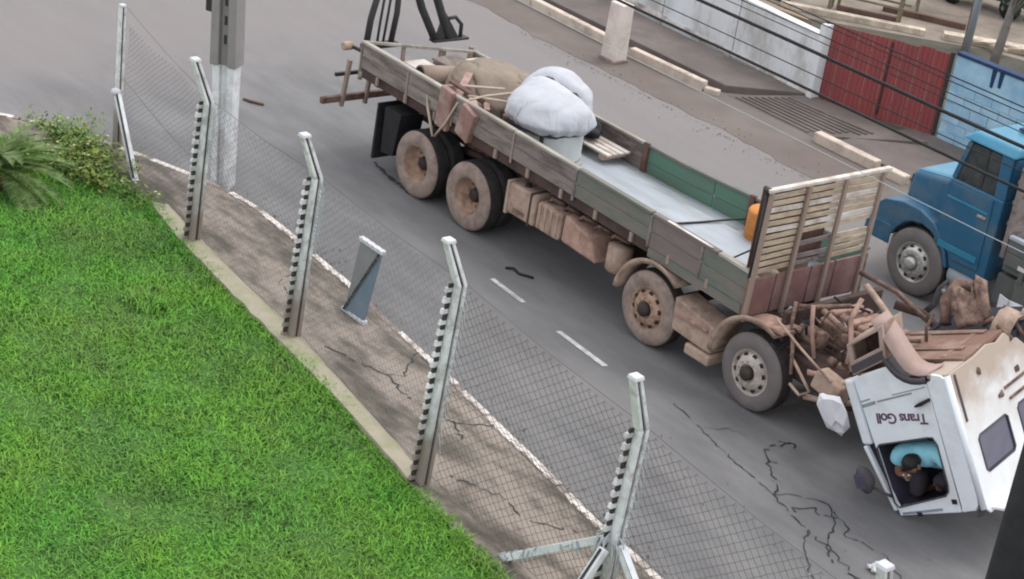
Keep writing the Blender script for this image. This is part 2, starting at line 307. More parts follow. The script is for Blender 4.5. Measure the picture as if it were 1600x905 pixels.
tag(build(sheet([(-90, -14)]+KERB+[(90, -10), (90, 9.0), (-90, 9.0)], 0), 'road', 'asphalt'), kind='structure')
tag(build(sheet(KERB+SIN[::-1], .10), 'sidewalk', 'sidewalk'), kind='structure')
# kerb stones: grey stone with a whitewashed crest
kerb = tag(link('kerb', None), kind='structure'); 
pl = [Vector((x, y, 0)) for x, y in KERB[1:-1]]
d_acc = [0]
for a, b in zip(pl, pl[1:]): d_acc.append(d_acc[-1]+(b-a).length)
def along(s):
    for i in range(len(pl)-1):
        if s <= d_acc[i+1]: return pl[i].lerp(pl[i+1], (s-d_acc[i])/(d_acc[i+1]-d_acc[i]))
    return pl[-1]
s = 0
while s < d_acc[-1]-.1:
    e = min(s+random.uniform(.7, 1.05), d_acc[-1]); a, b = along(s+.008), along(e-.008); n = (b-a).normalized().cross(Vector((0, 0, 1)))*.10
    jz = random.uniform(-.008, .008)
    st = build(MB().hexa([a-n*.0+Vector((0, 0, -.1)), b+Vector((0, 0, -.1)), b+n+Vector((0, 0, -.1)), a+n+Vector((0, 0, -.1)), a+Vector((0, 0, .112+jz)), b+Vector((0, 0, .112+jz)), b+n+Vector((0, 0, .115+jz)), a+n+Vector((0, 0, .115+jz))]), 'kerb_stone', 'kerbgrey', kerb, .012)
    if not (-4.75 < a.x < -4.0):
        q = random.random(); a2, b2 = a.lerp(b, .0 if q > .3 else .2), a.lerp(b, 1 if q < .7 else .85)
        sk = MB(); k = 7
        for i in range(k):
            p, r_ = a2.lerp(b2, i/k), a2.lerp(b2, (i+1)/k-.0)
            w1, w2 = n*random.uniform(.6, 1.15), n*random.uniform(.6, 1.15); zz = .119+jz
            z3 = Vector((0, 0, zz)); z0 = Vector((0, 0, .035+random.uniform(-.02, .03)))
            o3 = -n*.04
            sk.hexa([p+o3+z0, r_+o3+z0, r_+w2+z0, p+w1+z0, p+o3+z3, r_+o3+z3, r_+w2+z3, p+w1+z3])
        build(sk, 'whitewash', 'kerbwhite', st)
    s = e
# lawn: turf sheet and blades
LAWN = SIN[1:-1]+[(14, -8), (14, -20), (-30, -20), (-30, -12)]
def inlawn(x, y):
    px = [p[0] for p in SIN]; py = [p[1] for p in SIN]
    return y < np.interp(x, px, py)-.02
lm = MB(); gx, gy = np.linspace(-16, 8, 90), np.linspace(0, 1, 40)
def lz(x, y): return .07+.035*noise2(x, y, .8)+.02*noise2(x, y, 2.7)
for i, x in enumerate(gx):
    top = np.interp(x, [p[0] for p in SIN], [p[1] for p in SIN])+.02
    for t in gy:
        y = top+(-17-top)*t; lm.v.append((x, y, lz(x, y) if t > 0 else .05))
n = len(gy); lm.f = [(i*n+j, i*n+j+1, (i+1)*n+j+1, (i+1)*n+j) for i in range(len(gx)-1) for j in range(n-1)]; lm.sm = [True]*len(lm.f)
tag(build(lm, 'lawn', 'lawn'), kind='structure')
def blades(name, nb, xr, yr, hmin, hmax, wmin, wmax, mat, filt, zf, clump=True):
    P = np.stack([rng.uniform(*xr, nb), rng.uniform(*yr, nb)], 1)
    P = P[filt(P[:, 0], P[:, 1])]
    if clump:
        d = np.sin(P[:, 0]*2.3+1.7*np.sin(P[:, 1]*1.9))+np.sin(P[:, 1]*3.1+1.2*np.sin(P[:, 0]*2.7))+np.sin(P[:, 0]*7.1+P[:, 1]*5.3)*.6
        P = P[rng.uniform(-7.5, .2, len(P)) < d]
        d = np.sin(P[:, 0]*2.3+1.7*np.sin(P[:, 1]*1.9))+np.sin(P[:, 1]*3.1+1.2*np.sin(P[:, 0]*2.7))
        sc = 1+.13*d
    else: sc = np.ones(len(P))
    k = len(P); h = rng.uniform(hmin, hmax, k)*sc; wd = rng.uniform(wmin, wmax, k); az = rng.uniform(0, 2*PI, k); ln = rng.uniform(.35, 1.15, k)
    lean = np.stack([np.cos(az), np.sin(az)], 1); side = np.stack([-np.sin(az), np.cos(az)], 1)
    z0 = zf(P[:, 0], P[:, 1]); V = np.zeros((k, 5, 3))
    for j, (t, ww) in enumerate(((0, 1), (.55, .8))):
        c = P+lean*(h*ln*t*t)[:, None]
        V[:, 2*j, :2] = c-side*(wd*ww/2)[:, None]; V[:, 2*j+1, :2] = c+side*(wd*ww/2)[:, None]; V[:, 2*j, 2] = V[:, 2*j+1, 2] = z0+h*t*(1-.25*t)
    V[:, 4, :2] = P+lean*(h*ln)[:, None]; V[:, 4, 2] = z0+h*.72
    base = (np.arange(k)*5)[:, None]
    F = np.concatenate([base+np.array([[0, 1, 3]]), base+np.array([[0, 3, 2]]), base+np.array([[2, 3, 4]])], 1).reshape(-1, 3)
    me = bpy.data.meshes.new(name); me.vertices.add(k*5); me.vertices.foreach_set('co', V.ravel()); me.loops.add(F.size); me.loops.foreach_set('vertex_index', F.ravel())
    me.polygons.add(len(F)); me.polygons.foreach_set('loop_start', np.arange(0, F.size, 3)); me.update(calc_edges=True); me.materials.append(A[mat])
    return tag(link(name, me), kind='stuff')
def lzv(x, y): return .05+.035*(np.sin(x*1.7*.8+1.3*np.sin(y*2.1*.8+.5))*.5+np.sin(y*2.9*.8+1.1*np.sin(x*1.3*.8))*.5)
def vis(x, y): # lawn region the camera can see, with a margin for a step aside
    return (y < np.interp(x, [p[0] for p in SIN], [p[1] for p in SIN])+.07) & (y > -11.9) & (y > -8.3-(x+8)*.33-1.0)
tag(blades('grass', 330000, (-14.5, 4.5), (-12, -4), .05, .125, .010, .022, 'grass', vis, lzv), 'short bright green grass covering the lawn beside the fence', 'grass')
def rim(x, y):
    e = np.interp(x, [p[0] for p in SIN], [p[1] for p in SIN]); return (y < e+.10) & (y > e-.12) & (np.sin(x*5.1)+np.sin(x*13.7+1) > -1.0)
tag(blades('edge_grass', 60000, (-9, 4.5), (-6.6, -4), .07, .17, .010, .018, 'grass', rim, lzv, clump=False), 'ragged fringe of longer grass along the lawn edge', 'grass')
# cement strip along the lawn's edge
SO = [(-8.35, -4.05), (-7.18, -4.21), (-5.44, -4.43), (-3.82, -4.62), (-2.18, -4.88), (-.35, -5.2)]
SI = [(-8.55, -4.25), (-7.3, -4.5), (-5.6, -4.72), (-3.9, -4.92), (-2.2, -5.12), (-.30, -5.44)]
stp = MB()
for i in range(len(SO)-1):
    for k in range(6):
        def L2(Pp, t): return (Pp[i][0]+(Pp[i+1][0]-Pp[i][0])*t, Pp[i][1]+(Pp[i+1][1]-Pp[i][1])*t)
        t0, t1 = k/6, (k+1)/6; j0, j1 = .02*noise2(i*6+k, 0, 2), .02*noise2(i*6+k+1, 0, 2)
        a, b, c, d = L2(SO, t0), L2(SO, t1), L2(SI, t1), L2(SI, t0)
        stp.hexa([(a[0], a[1]+j0, 0), (b[0], b[1]+j1, 0), (c[0], c[1]-j1, 0), (d[0], d[1]-j0, 0), (a[0], a[1]+j0, .15), (b[0], b[1]+j1, .15), (c[0], c[1]-j1, .15), (d[0], d[1]-j0, .15)])
tag(build(stp, 'cement_edging', 'strip'), kind='structure')
# lane dashes, cracks, skid mark
for (x0, y0, x1, y1) in [(-4.6, -.71, -3.78, -.78), (-2.83, -.9, -1.73, -.98), (-6.4, -.55, -5.55, -.62), (-.7, -1.1, .3, -1.2)][:2]:
    tag(build(sheet([(x0, y0-.04), (x1, y1-.045), (x1+.03, y1+.045), (x0+.02, y0+.04)], .009), 'lane_dash', 'marking'), kind='structure')
def crack(path, wd, name='road_crack'):
    m = MB(); pts = []
    for (a, b) in zip(path, path[1:]):
        nn = max(2, int(math.dist(a, b)/.07))
        for i in range(nn): t = i/nn; pts.append((a[0]+(b[0]-a[0])*t+random.gauss(0, .017), a[1]+(b[1]-a[1])*t+random.gauss(0, .017)))
    pts.append(path[-1]); ws = [wd*random.uniform(.3, 1.2) for _ in pts]
    for i in range(len(pts)-1):
        if random.random() < .16 and len(pts) > 12: continue
        d = Vector((pts[i+1][0]-pts[i][0]+1e-6, pts[i+1][1]-pts[i][1])).normalized(); nn = Vector((-d.y, d.x))
        a, b = Vector(pts[i]), Vector(pts[i+1])
        m.add([(*(a-nn*ws[i]), .010), (*(b-nn*ws[i+1]), .010), (*(b+nn*ws[i+1]), .010), (*(a+nn*ws[i]), .010)], [(0, 1, 2, 3)])
    return m
cm = MB()
for pth, wd in [([(-.5, -.82), (-.08, -.89), (.9, -1.14), (1.3, -1.2), (1.86, -1.29), (2.64, -1.53), (3.23, -1.6), (3.9, -1.9)], .012),
                ([(.88, -.21), (1.0, -.12), (1.04, -.07), (1.12, -.16)], .022), ([(1.0, -.1), (.93, -.4), (.99, -.57), (1.2, -.72), (1.44, -.92), (1.65, -1.02), (1.86, -1.29)], .02),
                ([(1.2, -.72), (1.3, -.66)], .02), ([(2.1, -.98), (2.16, -.84), (2.35, -.8), (2.47, -.88), (2.6, -1.0), (2.45, -1.1), (2.3, -1.02), (2.2, -1.3), (2.4, -1.45)], .014),
                ([(2.47, -.88), (2.86, -1.0), (2.95, -1.2), (3.1, -1.1)], .014), ([(2.6, -1.0), (2.8, -1.25), (2.95, -1.53), (3.29, -1.78), (3.7, -1.75)], .016), ([(2.64, -1.53), (2.9, -1.85), (3.3, -2.2), (3.8, -2.5)], .014),
                ([(1.86, -1.29), (1.9, -1.1), (2.05, -.98)], .01), ([(.2, -.9), (.35, -.62), (.6, -.5)], .008), ([(3.1, -1.1), (3.5, -1.05), (4.0, -1.3)], .01)]:
    c = crack(pth, wd*.75); cm.add(c.v, c.f)
tag(build(cm, 'road_crack', 'crackm'), kind='structure')
sk = crack([(-8.98, .26), (-8.5, .17), (-8.0, .1), (-7.7, .05)], .05); tag(build(sk, 'skid_mark', 'crackm'), kind='structure')
cm = MB()
for pth, wd in [([(-3.6, -4.4), (-2.6, -4.1), (-1.9, -4.2), (-1.2, -4.05), (-.6, -4.3)], .014), ([(-1.2, -4.05), (-.9, -3.6)], .011), ([(-3.0, -3.3), (-2.5, -3.9), (-2.6, -4.1)], .010), ([(-.2, -4.9), (.5, -4.6), (1.0, -4.7), (1.5, -4.3)], .011), ([(-6.0, -3.0), (-5.5, -3.9), (-4.6, -4.1)], .008)]:
    c = crack(pth, wd); cm.add(c.v, c.f)
build(cm.xf(lambda v: v+Vector((0, 0, .096))), 'sidewalk_crack', 'crackm', kind='structure')
gr = MB(); GR = random.Random(3)
for k in range(900):
    x = GR.uniform(-14, 7); f_ = GR.random()
    y = (np.interp(x, [p[0] for p in KERB], [p[1] for p in KERB])+.03+abs(GR.gauss(0, .25))) if f_ < .45 else (7.6+GR.gauss(0, .35) if f_ < .75 else (GR.uniform(-2.5, -.2) if x > 0 else 7.5))
    r = GR.uniform(.006, .02)*(1.5 if f_ < .05 else 1); z = .012
    gr.add([(x+r, y, z), (x-r*.4, y+r, z), (x-r*.7, y-r*.8, z), (x, y, z+r*1.1)], [(0, 1, 3), (1, 2, 3), (2, 0, 3)])
tag(build(gr, 'grit', 'kerbgrey', kind='stuff'), 'small stones and grit scattered along the road edges', 'grit')
# far side: slabs, driveway, kerb beams
vg = MB()
for x in np.arange(-50, 40, .22):
    ys = [7.66+.13*noise2(q, 0, .9)+.07*noise2(q, 3, 3.1)+.035*noise2(q, 1, 9.) for q in (x, x+.22)]
    vg.add([(x, ys[0], .006), (x+.22, ys[1], .006), (x+.22, 9.0, .006), (x, 9.0, .006)], [(0, 1, 2, 3)]); vg.add([(x, 9.0, .006), (x+.22, 9.0, .006), (x+.22, 60, .006), (x, 60, .006)], [(0, 1, 2, 3)])
build(vg, 'verge', 'verge', kind='structure')
g = build(MB().hexa([(-60, 9.3, -.1), (-9.75, 9.35, -.1), (-8.9, 10.75, -.1), (-60, 11.3, -.1), (-60, 9.3, .16), (-9.75, 9.35, .16), (-8.9, 10.75, .16), (-60, 11.3, .16)]), 'raised_pavement', 'slab', bevel=.02, kind='structure')
g = build(MB().hexa([(-9.6, 9.36, -.1), (-7.35, 9.3, -.1), (-6.1, 11.25, -.1), (-8.8, 10.9, -.1), (-9.6, 9.3, .012), (-7.35, 9.3, .012), (-6.1, 11.25, .12), (-8.8, 10.9, .12)]), 'driveway', 'slab', kind='structure')
rd = MB()
for i in range(9):
    t = .04+i*.075; a = Vector((-9.6, 9.3, .012)).lerp(Vector((-8.8, 10.9, .12)), t); b = Vector((-7.35, 9.3, .012)).lerp(Vector((-6.1, 11.25, .12)), t)
    rd.beam(a.lerp(b, .06), b.lerp(a, .08+.02*(i % 3)), .06, .05)
build(rd, 'driveway_ridge', 'slab', kind='structure')
g = build(MB().box(-6.9, 40, 9.5, 11.85, -.1, .05), 'pavement', 'slab', kind='structure')
fk = tag(link('far_kerb', None), kind='structure')
def kbeam(pts, wdt=.17, h=.2):
    for a, b in zip(pts, pts[1:]):
        a, b = Vector((*a, 0)), Vector((*b, 0)); n = max(1, round((b-a).length/2.4))
        for i in range(n):
            p, q = a.lerp(b, i/n+.004), a.lerp(b, (i+1)/n-.004); x = (q-p).normalized().cross(Vector((0, 0, 1)))*wdt/2
            z0, z1 = Vector((0, 0, -.08)), Vector((0, 0, h+random.uniform(-.01, .012)))
            build(MB().hexa([p-x+z0, q-x+z0, q+x+z0, p+x+z0, p-x+z1, q-x+z1, q+x+z1, p+x+z1]), 'kerb_stone', 'cream', fk, .025)
kbeam([(-40, 8.7), (-20, 8.9), (-15.3, 8.96), (-12.7, 8.9)]); kbeam([(-12.05, 8.9), (-9.95, 8.98)]); kbeam([(-9.94, 8.98), (-9.65, 9.1)], .17, .1); kbeam([(-7.15, 9.22), (-5.6, 9.22)], .2, .2); kbeam([(-5.35, 9.22), (-4.9, 9.22)], .2, .17); kbeam([(-4.6, 9.24), (6, 9.3)], .2, .18)

# ------------------------------------------------------------------ far walls, gate, yard
t = thing('pillar', (-11.95, 8.3, 0), 'square off-white concrete pillar standing alone at the far kerb gap', 'pillar')
build(MB().hexa([(-12.17, 8.15, -.05), (-11.75, 8.15, -.05), (-11.75, 8.5, -.05), (-12.17, 8.5, -.05), (-12.15, 8.17, 1.22), (-11.77, 8.17, 1.22), (-11.77, 8.48, 1.22), (-12.15, 8.48, 1.22)]), 'shaft', 'pillar', t, .02)
build(MB().box(-12.2, -11.72, 8.12, 8.53, -.05, .07), 'footing', 'kerbgrey', t, .02)
t = thing('white_wall', (-12, 10.9, 0), 'long low white painted wall with grey stains across the road', 'wall')
wl = MB(); WA, WB = Vector((-20.5, 11.6, 0)), Vector((-8.86, 10.78, 0))
for i in range(5):
    a, b = WA.lerp(WB, i/5+.0012), WA.lerp(WB, (i+1)/5-.0012)
    build(MB().hexa([a+Vector((0, 0, -.1)), b+Vector((0, 0, -.1)), b+Vector((.01, .18, -.1)), a+Vector((.01, .18, -.1)), a+Vector((0, 0, 1.35)), b+Vector((0, 0, 1.35)), b+Vector((.01, .18, 1.35)), a+Vector((.01, .18, 1.35))]), 'wall_panel', 'whitewall', t, .008)
build(MB().hexa([WA+Vector((0, -.03, 1.352)), WB+Vector((0, -.03, 1.352)), WB+Vector((0, .21, 1.352)), WA+Vector((0, .21, 1.352)), WA+Vector((0, -.03, 1.40)), WB+Vector((0, -.03, 1.40)), WB+Vector((0, .21, 1.40)), WA+Vector((0, .21, 1.40))]), 'coping', 'whitewall', t, .01)
build(MB().box(-8.86, -8.72, 10.74, 10.98, -.1, 1.62), 'end_post', 'whitewall', t, .01)
build(MB().hexa([WA+Vector((0, -.035, .14)), WB+Vector((0, -.035, .14)), WB+Vector((0, -.002, .14)), WA+Vector((0, -.002, .14)), WA+Vector((0, -.02, .24)), WB+Vector((0, -.02, .24)), WB+Vector((0, -.002, .24)), WA+Vector((0, -.002, .24))]), 'footing', 'kerbwhite', t)
# corrugated red gate
t = thing('sheet_metal_gate', (-7.5, 11.3, 0), 'dull red corrugated metal gate between the white and blue walls', 'gate')
GA, GB = Vector((-8.80, 10.93, .0)), Vector((-6.50, 11.86, .05)); gd = (GB-GA).normalized(); gn = Vector((gd.y, -gd.x, 0))
nsh = 8
for i in range(nsh):
    a, b = GA.lerp(GB, i/nsh+.002), GA.lerp(GB, (i+1)/nsh-.002); m = MB(); k = 13; vs = []
    hz = 1.62+random.uniform(-.02, .02)+.05*i/nsh
    for j in range(k):
        p = a.lerp(b, j/(k-1)); o = gn*(.011*(1 if j % 4 in (1, 2) else -1))
        vs.append(p+o)
    m.v = [tuple(p) for p in vs]+[tuple(p+Vector((.0, 0, hz))) for p in vs]; m.f = [(j, j+1, k+j+1, k+j) for j in range(k-1)]; m.sm = [False]*len(m.f)
    build(m, 'metal_sheet', 'gatered', t, solid=.006)
fm = MB()
for z in (.35, 1.25): fm.beam(GA-gn*.06+Vector((0, 0, z)), GB-gn*.06+Vector((0, 0, z)), .05, .05)
build(fm, 'cross_rail', 'gatered', t)
build(MB().beam(GA+gd*-.03, GA+gd*-.03+Vector((0, 0, 1.66)), .06, .06), 'gate_post', 'darkmetal', t)
build(MB().beam(GB+gd*.04, GB+gd*.04+Vector((0, 0, 1.7)), .06, .06), 'gate_post', 'darkmetal', t)
build(MB().beam(GA+gn*.03+gd*1.33+Vector((0, 0, .1)), GA+gn*.03+gd*1.33+Vector((0, 0, 1.6)), .025, .02), 'leaf_seam', 'darkmetal', t)
# blue wall of painted blocks
t = thing('blue_wall', (-4, 12, 0), 'light blue painted block wall with a navy coping behind the blue truck', 'wall')
BA = Vector((-6.38, 11.9, 0)); bd = Vector((1, .06, 0)).normalized(); bn = Vector((bd.y, -bd.x, 0))
build(MB().hexa([BA, BA+bd*9, BA+bd*9-bn*.16, BA-bn*.16, BA+Vector((0, 0, 1.72)), BA+bd*9+Vector((0, 0, 1.72)), BA+bd*9-bn*.16+Vector((0, 0, 1.72)), BA-bn*.16+Vector((0, 0, 1.72))]), 'wall_core', 'blueblock', t)
build(MB().hexa([BA+bn*.03+Vector((0, 0, 1.724)), BA+bd*9+bn*.03+Vector((0, 0, 1.724)), BA+bd*9-bn*.18+Vector((0, 0, 1.724)), BA-bn*.18+Vector((0, 0, 1.724)), BA+bn*.03+Vector((0, 0, 1.79)), BA+bd*9+bn*.03+Vector((0, 0, 1.79)), BA+bd*9-bn*.18+Vector((0, 0, 1.79)), BA-bn*.18+Vector((0, 0, 1.79))]), 'coping', 'bluecap', t, .008)
bm_ = MB().box(-.197, .197, -.012, .03, -.095, .095)
rotb = Matrix.Rotation(math.atan2(bd.y, bd.x), 3, 'Z'); first = None
for r in range(6):
    for c in range(22):
        pos = BA+bd*(.2+c*.4-(.2 if r % 2 else 0))+bn*(.006+random.uniform(0, .006))+Vector((0, 0, .12+r*.195))
        if pos.x < -6.19: continue
        if first is None:
            first = link('block', bm_.mesh('block', 'blueblock'), t, Matrix.Translation(pos) @ rotb.to_4x4())
            bv = first.modifiers.new('bevel', 'BEVEL'); bv.width = .008; bv.segments = 1
        else: inst(first, pos, rotb)
for dx, h in ((.85, .35), (1.02, .3), (1.9, .25)):
    build(MB().hexa([BA+bd*dx+bn*.014+Vector((0, 0, 1.72-h)), BA+bd*(dx+.05)+bn*.014+Vector((0, 0, 1.72-h)), BA+bd*(dx+.06)+bn*.002+Vector((0, 0, 1.72-h)), BA+bd*dx+bn*.002+Vector((0, 0, 1.72-h)), BA+bd*(dx-.02)+bn*.014+Vector((0, 0, 1.72)), BA+bd*(dx+.08)+bn*.014+Vector((0, 0, 1.72)), BA+bd*(dx+.08)+bn*.002+Vector((0, 0, 1.72)), BA+bd*dx+bn*.002+Vector((0, 0, 1.72))]), 'paint_drip', 'bluecap', t)
# yard
build(sheet([(-40, 11.3), (-9, 11.0), (-8.5, 11.4), (-5.8, 12.0), (30, 15.5), (30, 70), (-40, 70)], .02), 'yard_ground', 'yard', kind='structure')
build(sheet([(-14.2, 14.0), (-8.8, 11.2), (20, 14.2), (20, 25), (-4, 20.5), (-10.0, 18.0), (-12.2, 15.9)], .028), 'yard_surface', 'darkyard', kind='structure')  # darker sheet laid over the yard behind the walls
YT = 'long timbers lying in the yard behind the walls'
for lab, (a, b, wd, h, mat) in {'longest pale beam along the edge of the dark strip behind the red gate': ((-13.8, 15.2), (-11.2, 17.3), .22, .14, 'paletimber'), 'pale beam right of the grey yard pole above the blue wall': ((-10.9, 17.6), (-8.3, 20.0), .3, .16, 'paletimber'),
    'dark beam behind the red gate lying left of the grey pole': ((-12.9, 17.8), (-11.2, 18.8), .12, .14, 'darkwood'), 'thin dark beam on the pale beam above the red gate': ((-13.0, 16.25), (-11.9, 17.1), .10, .22, 'darkwood'),
    'brown plank nearest the white wall top': ((-15.0, 13.6), (-12.2, 14.2), .18, .1, 'timber'), 'brown plank behind the white wall, second back': ((-15.5, 14.3), (-12.6, 14.9), .2, .12, 'timber'), 'dark plank at the far left of the yard timbers': ((-16.5, 15.2), (-13.9, 15.6), .12, .16, 'darkwood')}.items():
    o = build(MB().beam((*a, .02+h/2), (*b, .02+h/2), wd, h), 'timber_beam', mat, bevel=.01); tag(o, lab, 'beam', YT)
for k in range(7):
    a = Vector((-10.4+.28*k+random.uniform(-.1, .1), 17.9+.3*k, .1)); an = random.uniform(-.6, .9)
    o = build(MB().beam(a, a+Vector((math.cos(an)*.8, math.sin(an)*.8, .12)), .1, .05), 'scrap_board', 'paletimber'); tag(o, ['leftmost', 'second', 'third', 'fourth', 'fifth', 'sixth', 'rightmost'][k]+(' from the left' if 0 < k < 6 else '')+' of the broken pale boards heaped beyond the blue wall', 'board', 'broken boards beyond the blue wall')
def rack(x, y, rz, lab, L=1.6, H=.75):
    t = thing('steel_rack', (x, y, .02), lab, 'rack', 'steel racks standing in the yard', Matrix.Translation((x, y, .02)) @ Matrix.Rotation(rz, 4, 'Z'))
    for sx in (0, L):
        for sy in (0, .5): build(MB().box(sx-.03, sx+.03, sy-.03, sy+.03, 0, H), 'leg', 'olive', t, local=True)
    for z in (H*.55, H): 
        for sy in (0, .5): build(MB().box(-.2, L+.2, sy-.025, sy+.025, z, z+.05), 'rail', 'olive', t, local=True)
    for i in range(6): build(MB().box(i*L/5-.02, i*L/5+.02, -.06, .56, H+.055, H+.09), 'cross_bar', 'timber', t, local=True)
rack(-13.2, 16.2, .55, 'olive steel rack above the left half of the red gate'); rack(-14.6, 15.6, .3, 'olive steel rack behind the white wall end'); rack(-12.6, 18.7, .7, 'olive steel rack just left of the grey yard pole', 1.3, .85)
t = thing('yard_pole', (-10.06, 17.4, 0), 'slim grey metal pole standing behind the blue wall', 'pole')
build(MB().tube([(-10.06, 17.4, 0), (-10.06, 17.4, 4.6)], .085, 12), 'shaft', 'galv', t); build(MB().box(-10.22, -10.1, 17.44, 17.6, 0, 1.9), 'timber_support', 'darkwood', t)
t = thing('yard_trailer', (-12, 20.8, 0), 'low dark trailer with a rounded pale rim behind the yard pole', 'trailer')
ring = [(-13.4+.25, 20.3), (-11.3, 20.95), (-10.95, 21.3), (-11.2, 21.9), (-13.6, 21.3), (-13.65, 20.6)]
build(MB().prism([(x, y, .35) for x, y in ring], (0, 0, .5)), 'body', 'archdark', t, .08, 3); build(MB().tube([(x, y, .86) for x, y in ring+ring[:1]], .06, 6), 'rim', 'galv', t)
for x, y in ((-12.9, 20.35), (-11.5, 20.8)):
    build(MB().lathe([(.02, -.07), (.28, -.07), (.3, 0), (.28, .07), (.02, .07)], 16, (x, y, .3)), 'wheel', 'black', t)
for px, py in ((-8.75, 16.6),):
    t = thing('tree', (px, py, 0), 'loose leafy green tree at the top right beyond the blue wall', 'tree')
    build(MB().tube([(px, py, -.1), (px+.05, py+.05, .9), (px-.05, py+.3, 1.8), (px+.1, py+.5, 2.8)], [.12, .10, .075, .03], 8), 'trunk', 'bark', t)
    cr = MB()
    for k in range(9):
        c = Vector((px+random.uniform(-.2, 1.3), py+.3+random.uniform(-.3, 1.3), random.uniform(1.3, 3.3)))
        build(MB().tube([(px, py+.2, 1.3), (px*.6+c.x*.4, py*.6+c.y*.4+.1, 1.5+.25*c.z), c], [.035, .022, .008], 5), 'branch', 'bark', t)
        for j in range(150):
            d = Vector((random.gauss(0, 1), random.gauss(0, 1), random.gauss(0, .7)))*.26; p = c+d; q = Matrix.Rotation(random.uniform(0, 6.3), 3, 'Z') @ Matrix.Rotation(random.uniform(-1, 1), 3, 'X'); sz = random.uniform(.05, .1)
            cr.add([p+q@Vector(v)*sz for v in ((-.5, 0, 0), (0, -.9, .1), (.5, 0, 0), (0, .9, .1))], [(0, 1, 2, 3)])
    build(cr, 'crown', 'treeleaf', t, kind='stuff')

# ------------------------------------------------------------------ plants by the lawn corner
t = thing('cycad', (-9.95, -6.15, .05), 'dark green spiky cycad palm at the left edge of the lawn', 'palm')
build(MB().tube([(-9.95, -6.15, .0), (-9.95, -6.13, .22), (-9.95, -6.1, .40)], [.17, .19, .10], 10), 'stem', 'brownbark', t)
for k in range(44):
    az = k*2.39996; el = .15+1.0*((k % 7)/6); ln = random.uniform(.95, 1.35); m = MB(); c0 = Vector((-9.95, -6.1, .38))
    hd = Vector((math.cos(az), math.sin(az), 0)); pts = []
    for i in range(11):
        s_ = i/10; pts.append(c0+hd*(ln*s_*math.cos(el*(1-.5*s_)))+Vector((0, 0, ln*(math.sin(el)*s_-.55*s_*s_))))
    m.tube(pts, [.012]*10+[.004], 4, cap=False); sd_ = hd.cross(Vector((0, 0, 1)))
    for i in range(34):
        s_ = .12+.86*i/34; p = pts[int(s_*10)].lerp(pts[min(10, int(s_*10)+1)], s_*10 % 1); d = (pts[min(10, int(s_*10)+1)]-pts[int(s_*10)]).normalized()
        L_ = .19*math.sin(PI*min(1, s_*.8+.2))+.03
        for sg in (-1, 1):
            tip = p+sd_*sg*L_*.8+d*L_*.55+Vector((0, 0, .04)); w2 = d*.015
            m.add([p-w2, p+w2, tip], [(0, 1, 2)])
    build(m, 'frond', 'frond', t)
t = thing('flowering_shrub', (-10.4, -4.3, .08), 'yellow-green shrub with small pale flowers around the leaning brace post', 'shrub')
sh = MB(); fl = MB(); st_ = MB()
for k in range(110):
    c = Vector((-10.45+random.gauss(0, .62), -4.4+random.gauss(0, .3), .08)); c.x += (c.y+4.3)*-.6; top = c+Vector((random.gauss(0, .07), random.gauss(0, .07), random.uniform(.06, .27)))
    st_.tube([c-Vector((0, 0, .05)), top], [.008, .004], 4, cap=False)
    for j in range(46):
        p = top+Vector((random.gauss(0, .1), random.gauss(0, .1), random.gauss(-.05, .08))); q = Matrix.Rotation(random.uniform(0, 6.3), 3, 'Z') @ Matrix.Rotation(random.uniform(-.9, .9), 3, 'X'); sz = random.uniform(.03, .065)
        if p.z < .08: continue
        sh.add([p+q@Vector(v)*sz for v in ((-.4, 0, 0), (0, -1, .15), (.4, 0, 0), (0, 1, .15))], [(0, 1, 2, 3)])
    if k % 4 == 0:
        for j in range(2): p = top+Vector((random.gauss(0, .08), random.gauss(0, .08), .05)); fl.lathe([(.0, .012), (.02, .008), (.03, 0), (0, -.01)], 6, p, 'Z')
build(sh, 'foliage', 'leaf', t, kind='stuff'); build(st_, 'stems', 'bark', t, kind='stuff'); build(fl, 'flowers', 'flower', t, kind='stuff')
# tall weed tuft
m = blades('weed', 260, (-5.9, -5.3), (-6.2, -5.75), .10, .20, .012, .024, 'grass', lambda x, y: ((x+5.6)**2+(y+5.97)**2) < .075, lambda x, y: 0*x+.08, clump=False)
m['kind'] = 'stuff'; tag(m, 'taller tuft of green weeds standing out of the lawn near the fence', 'weed')

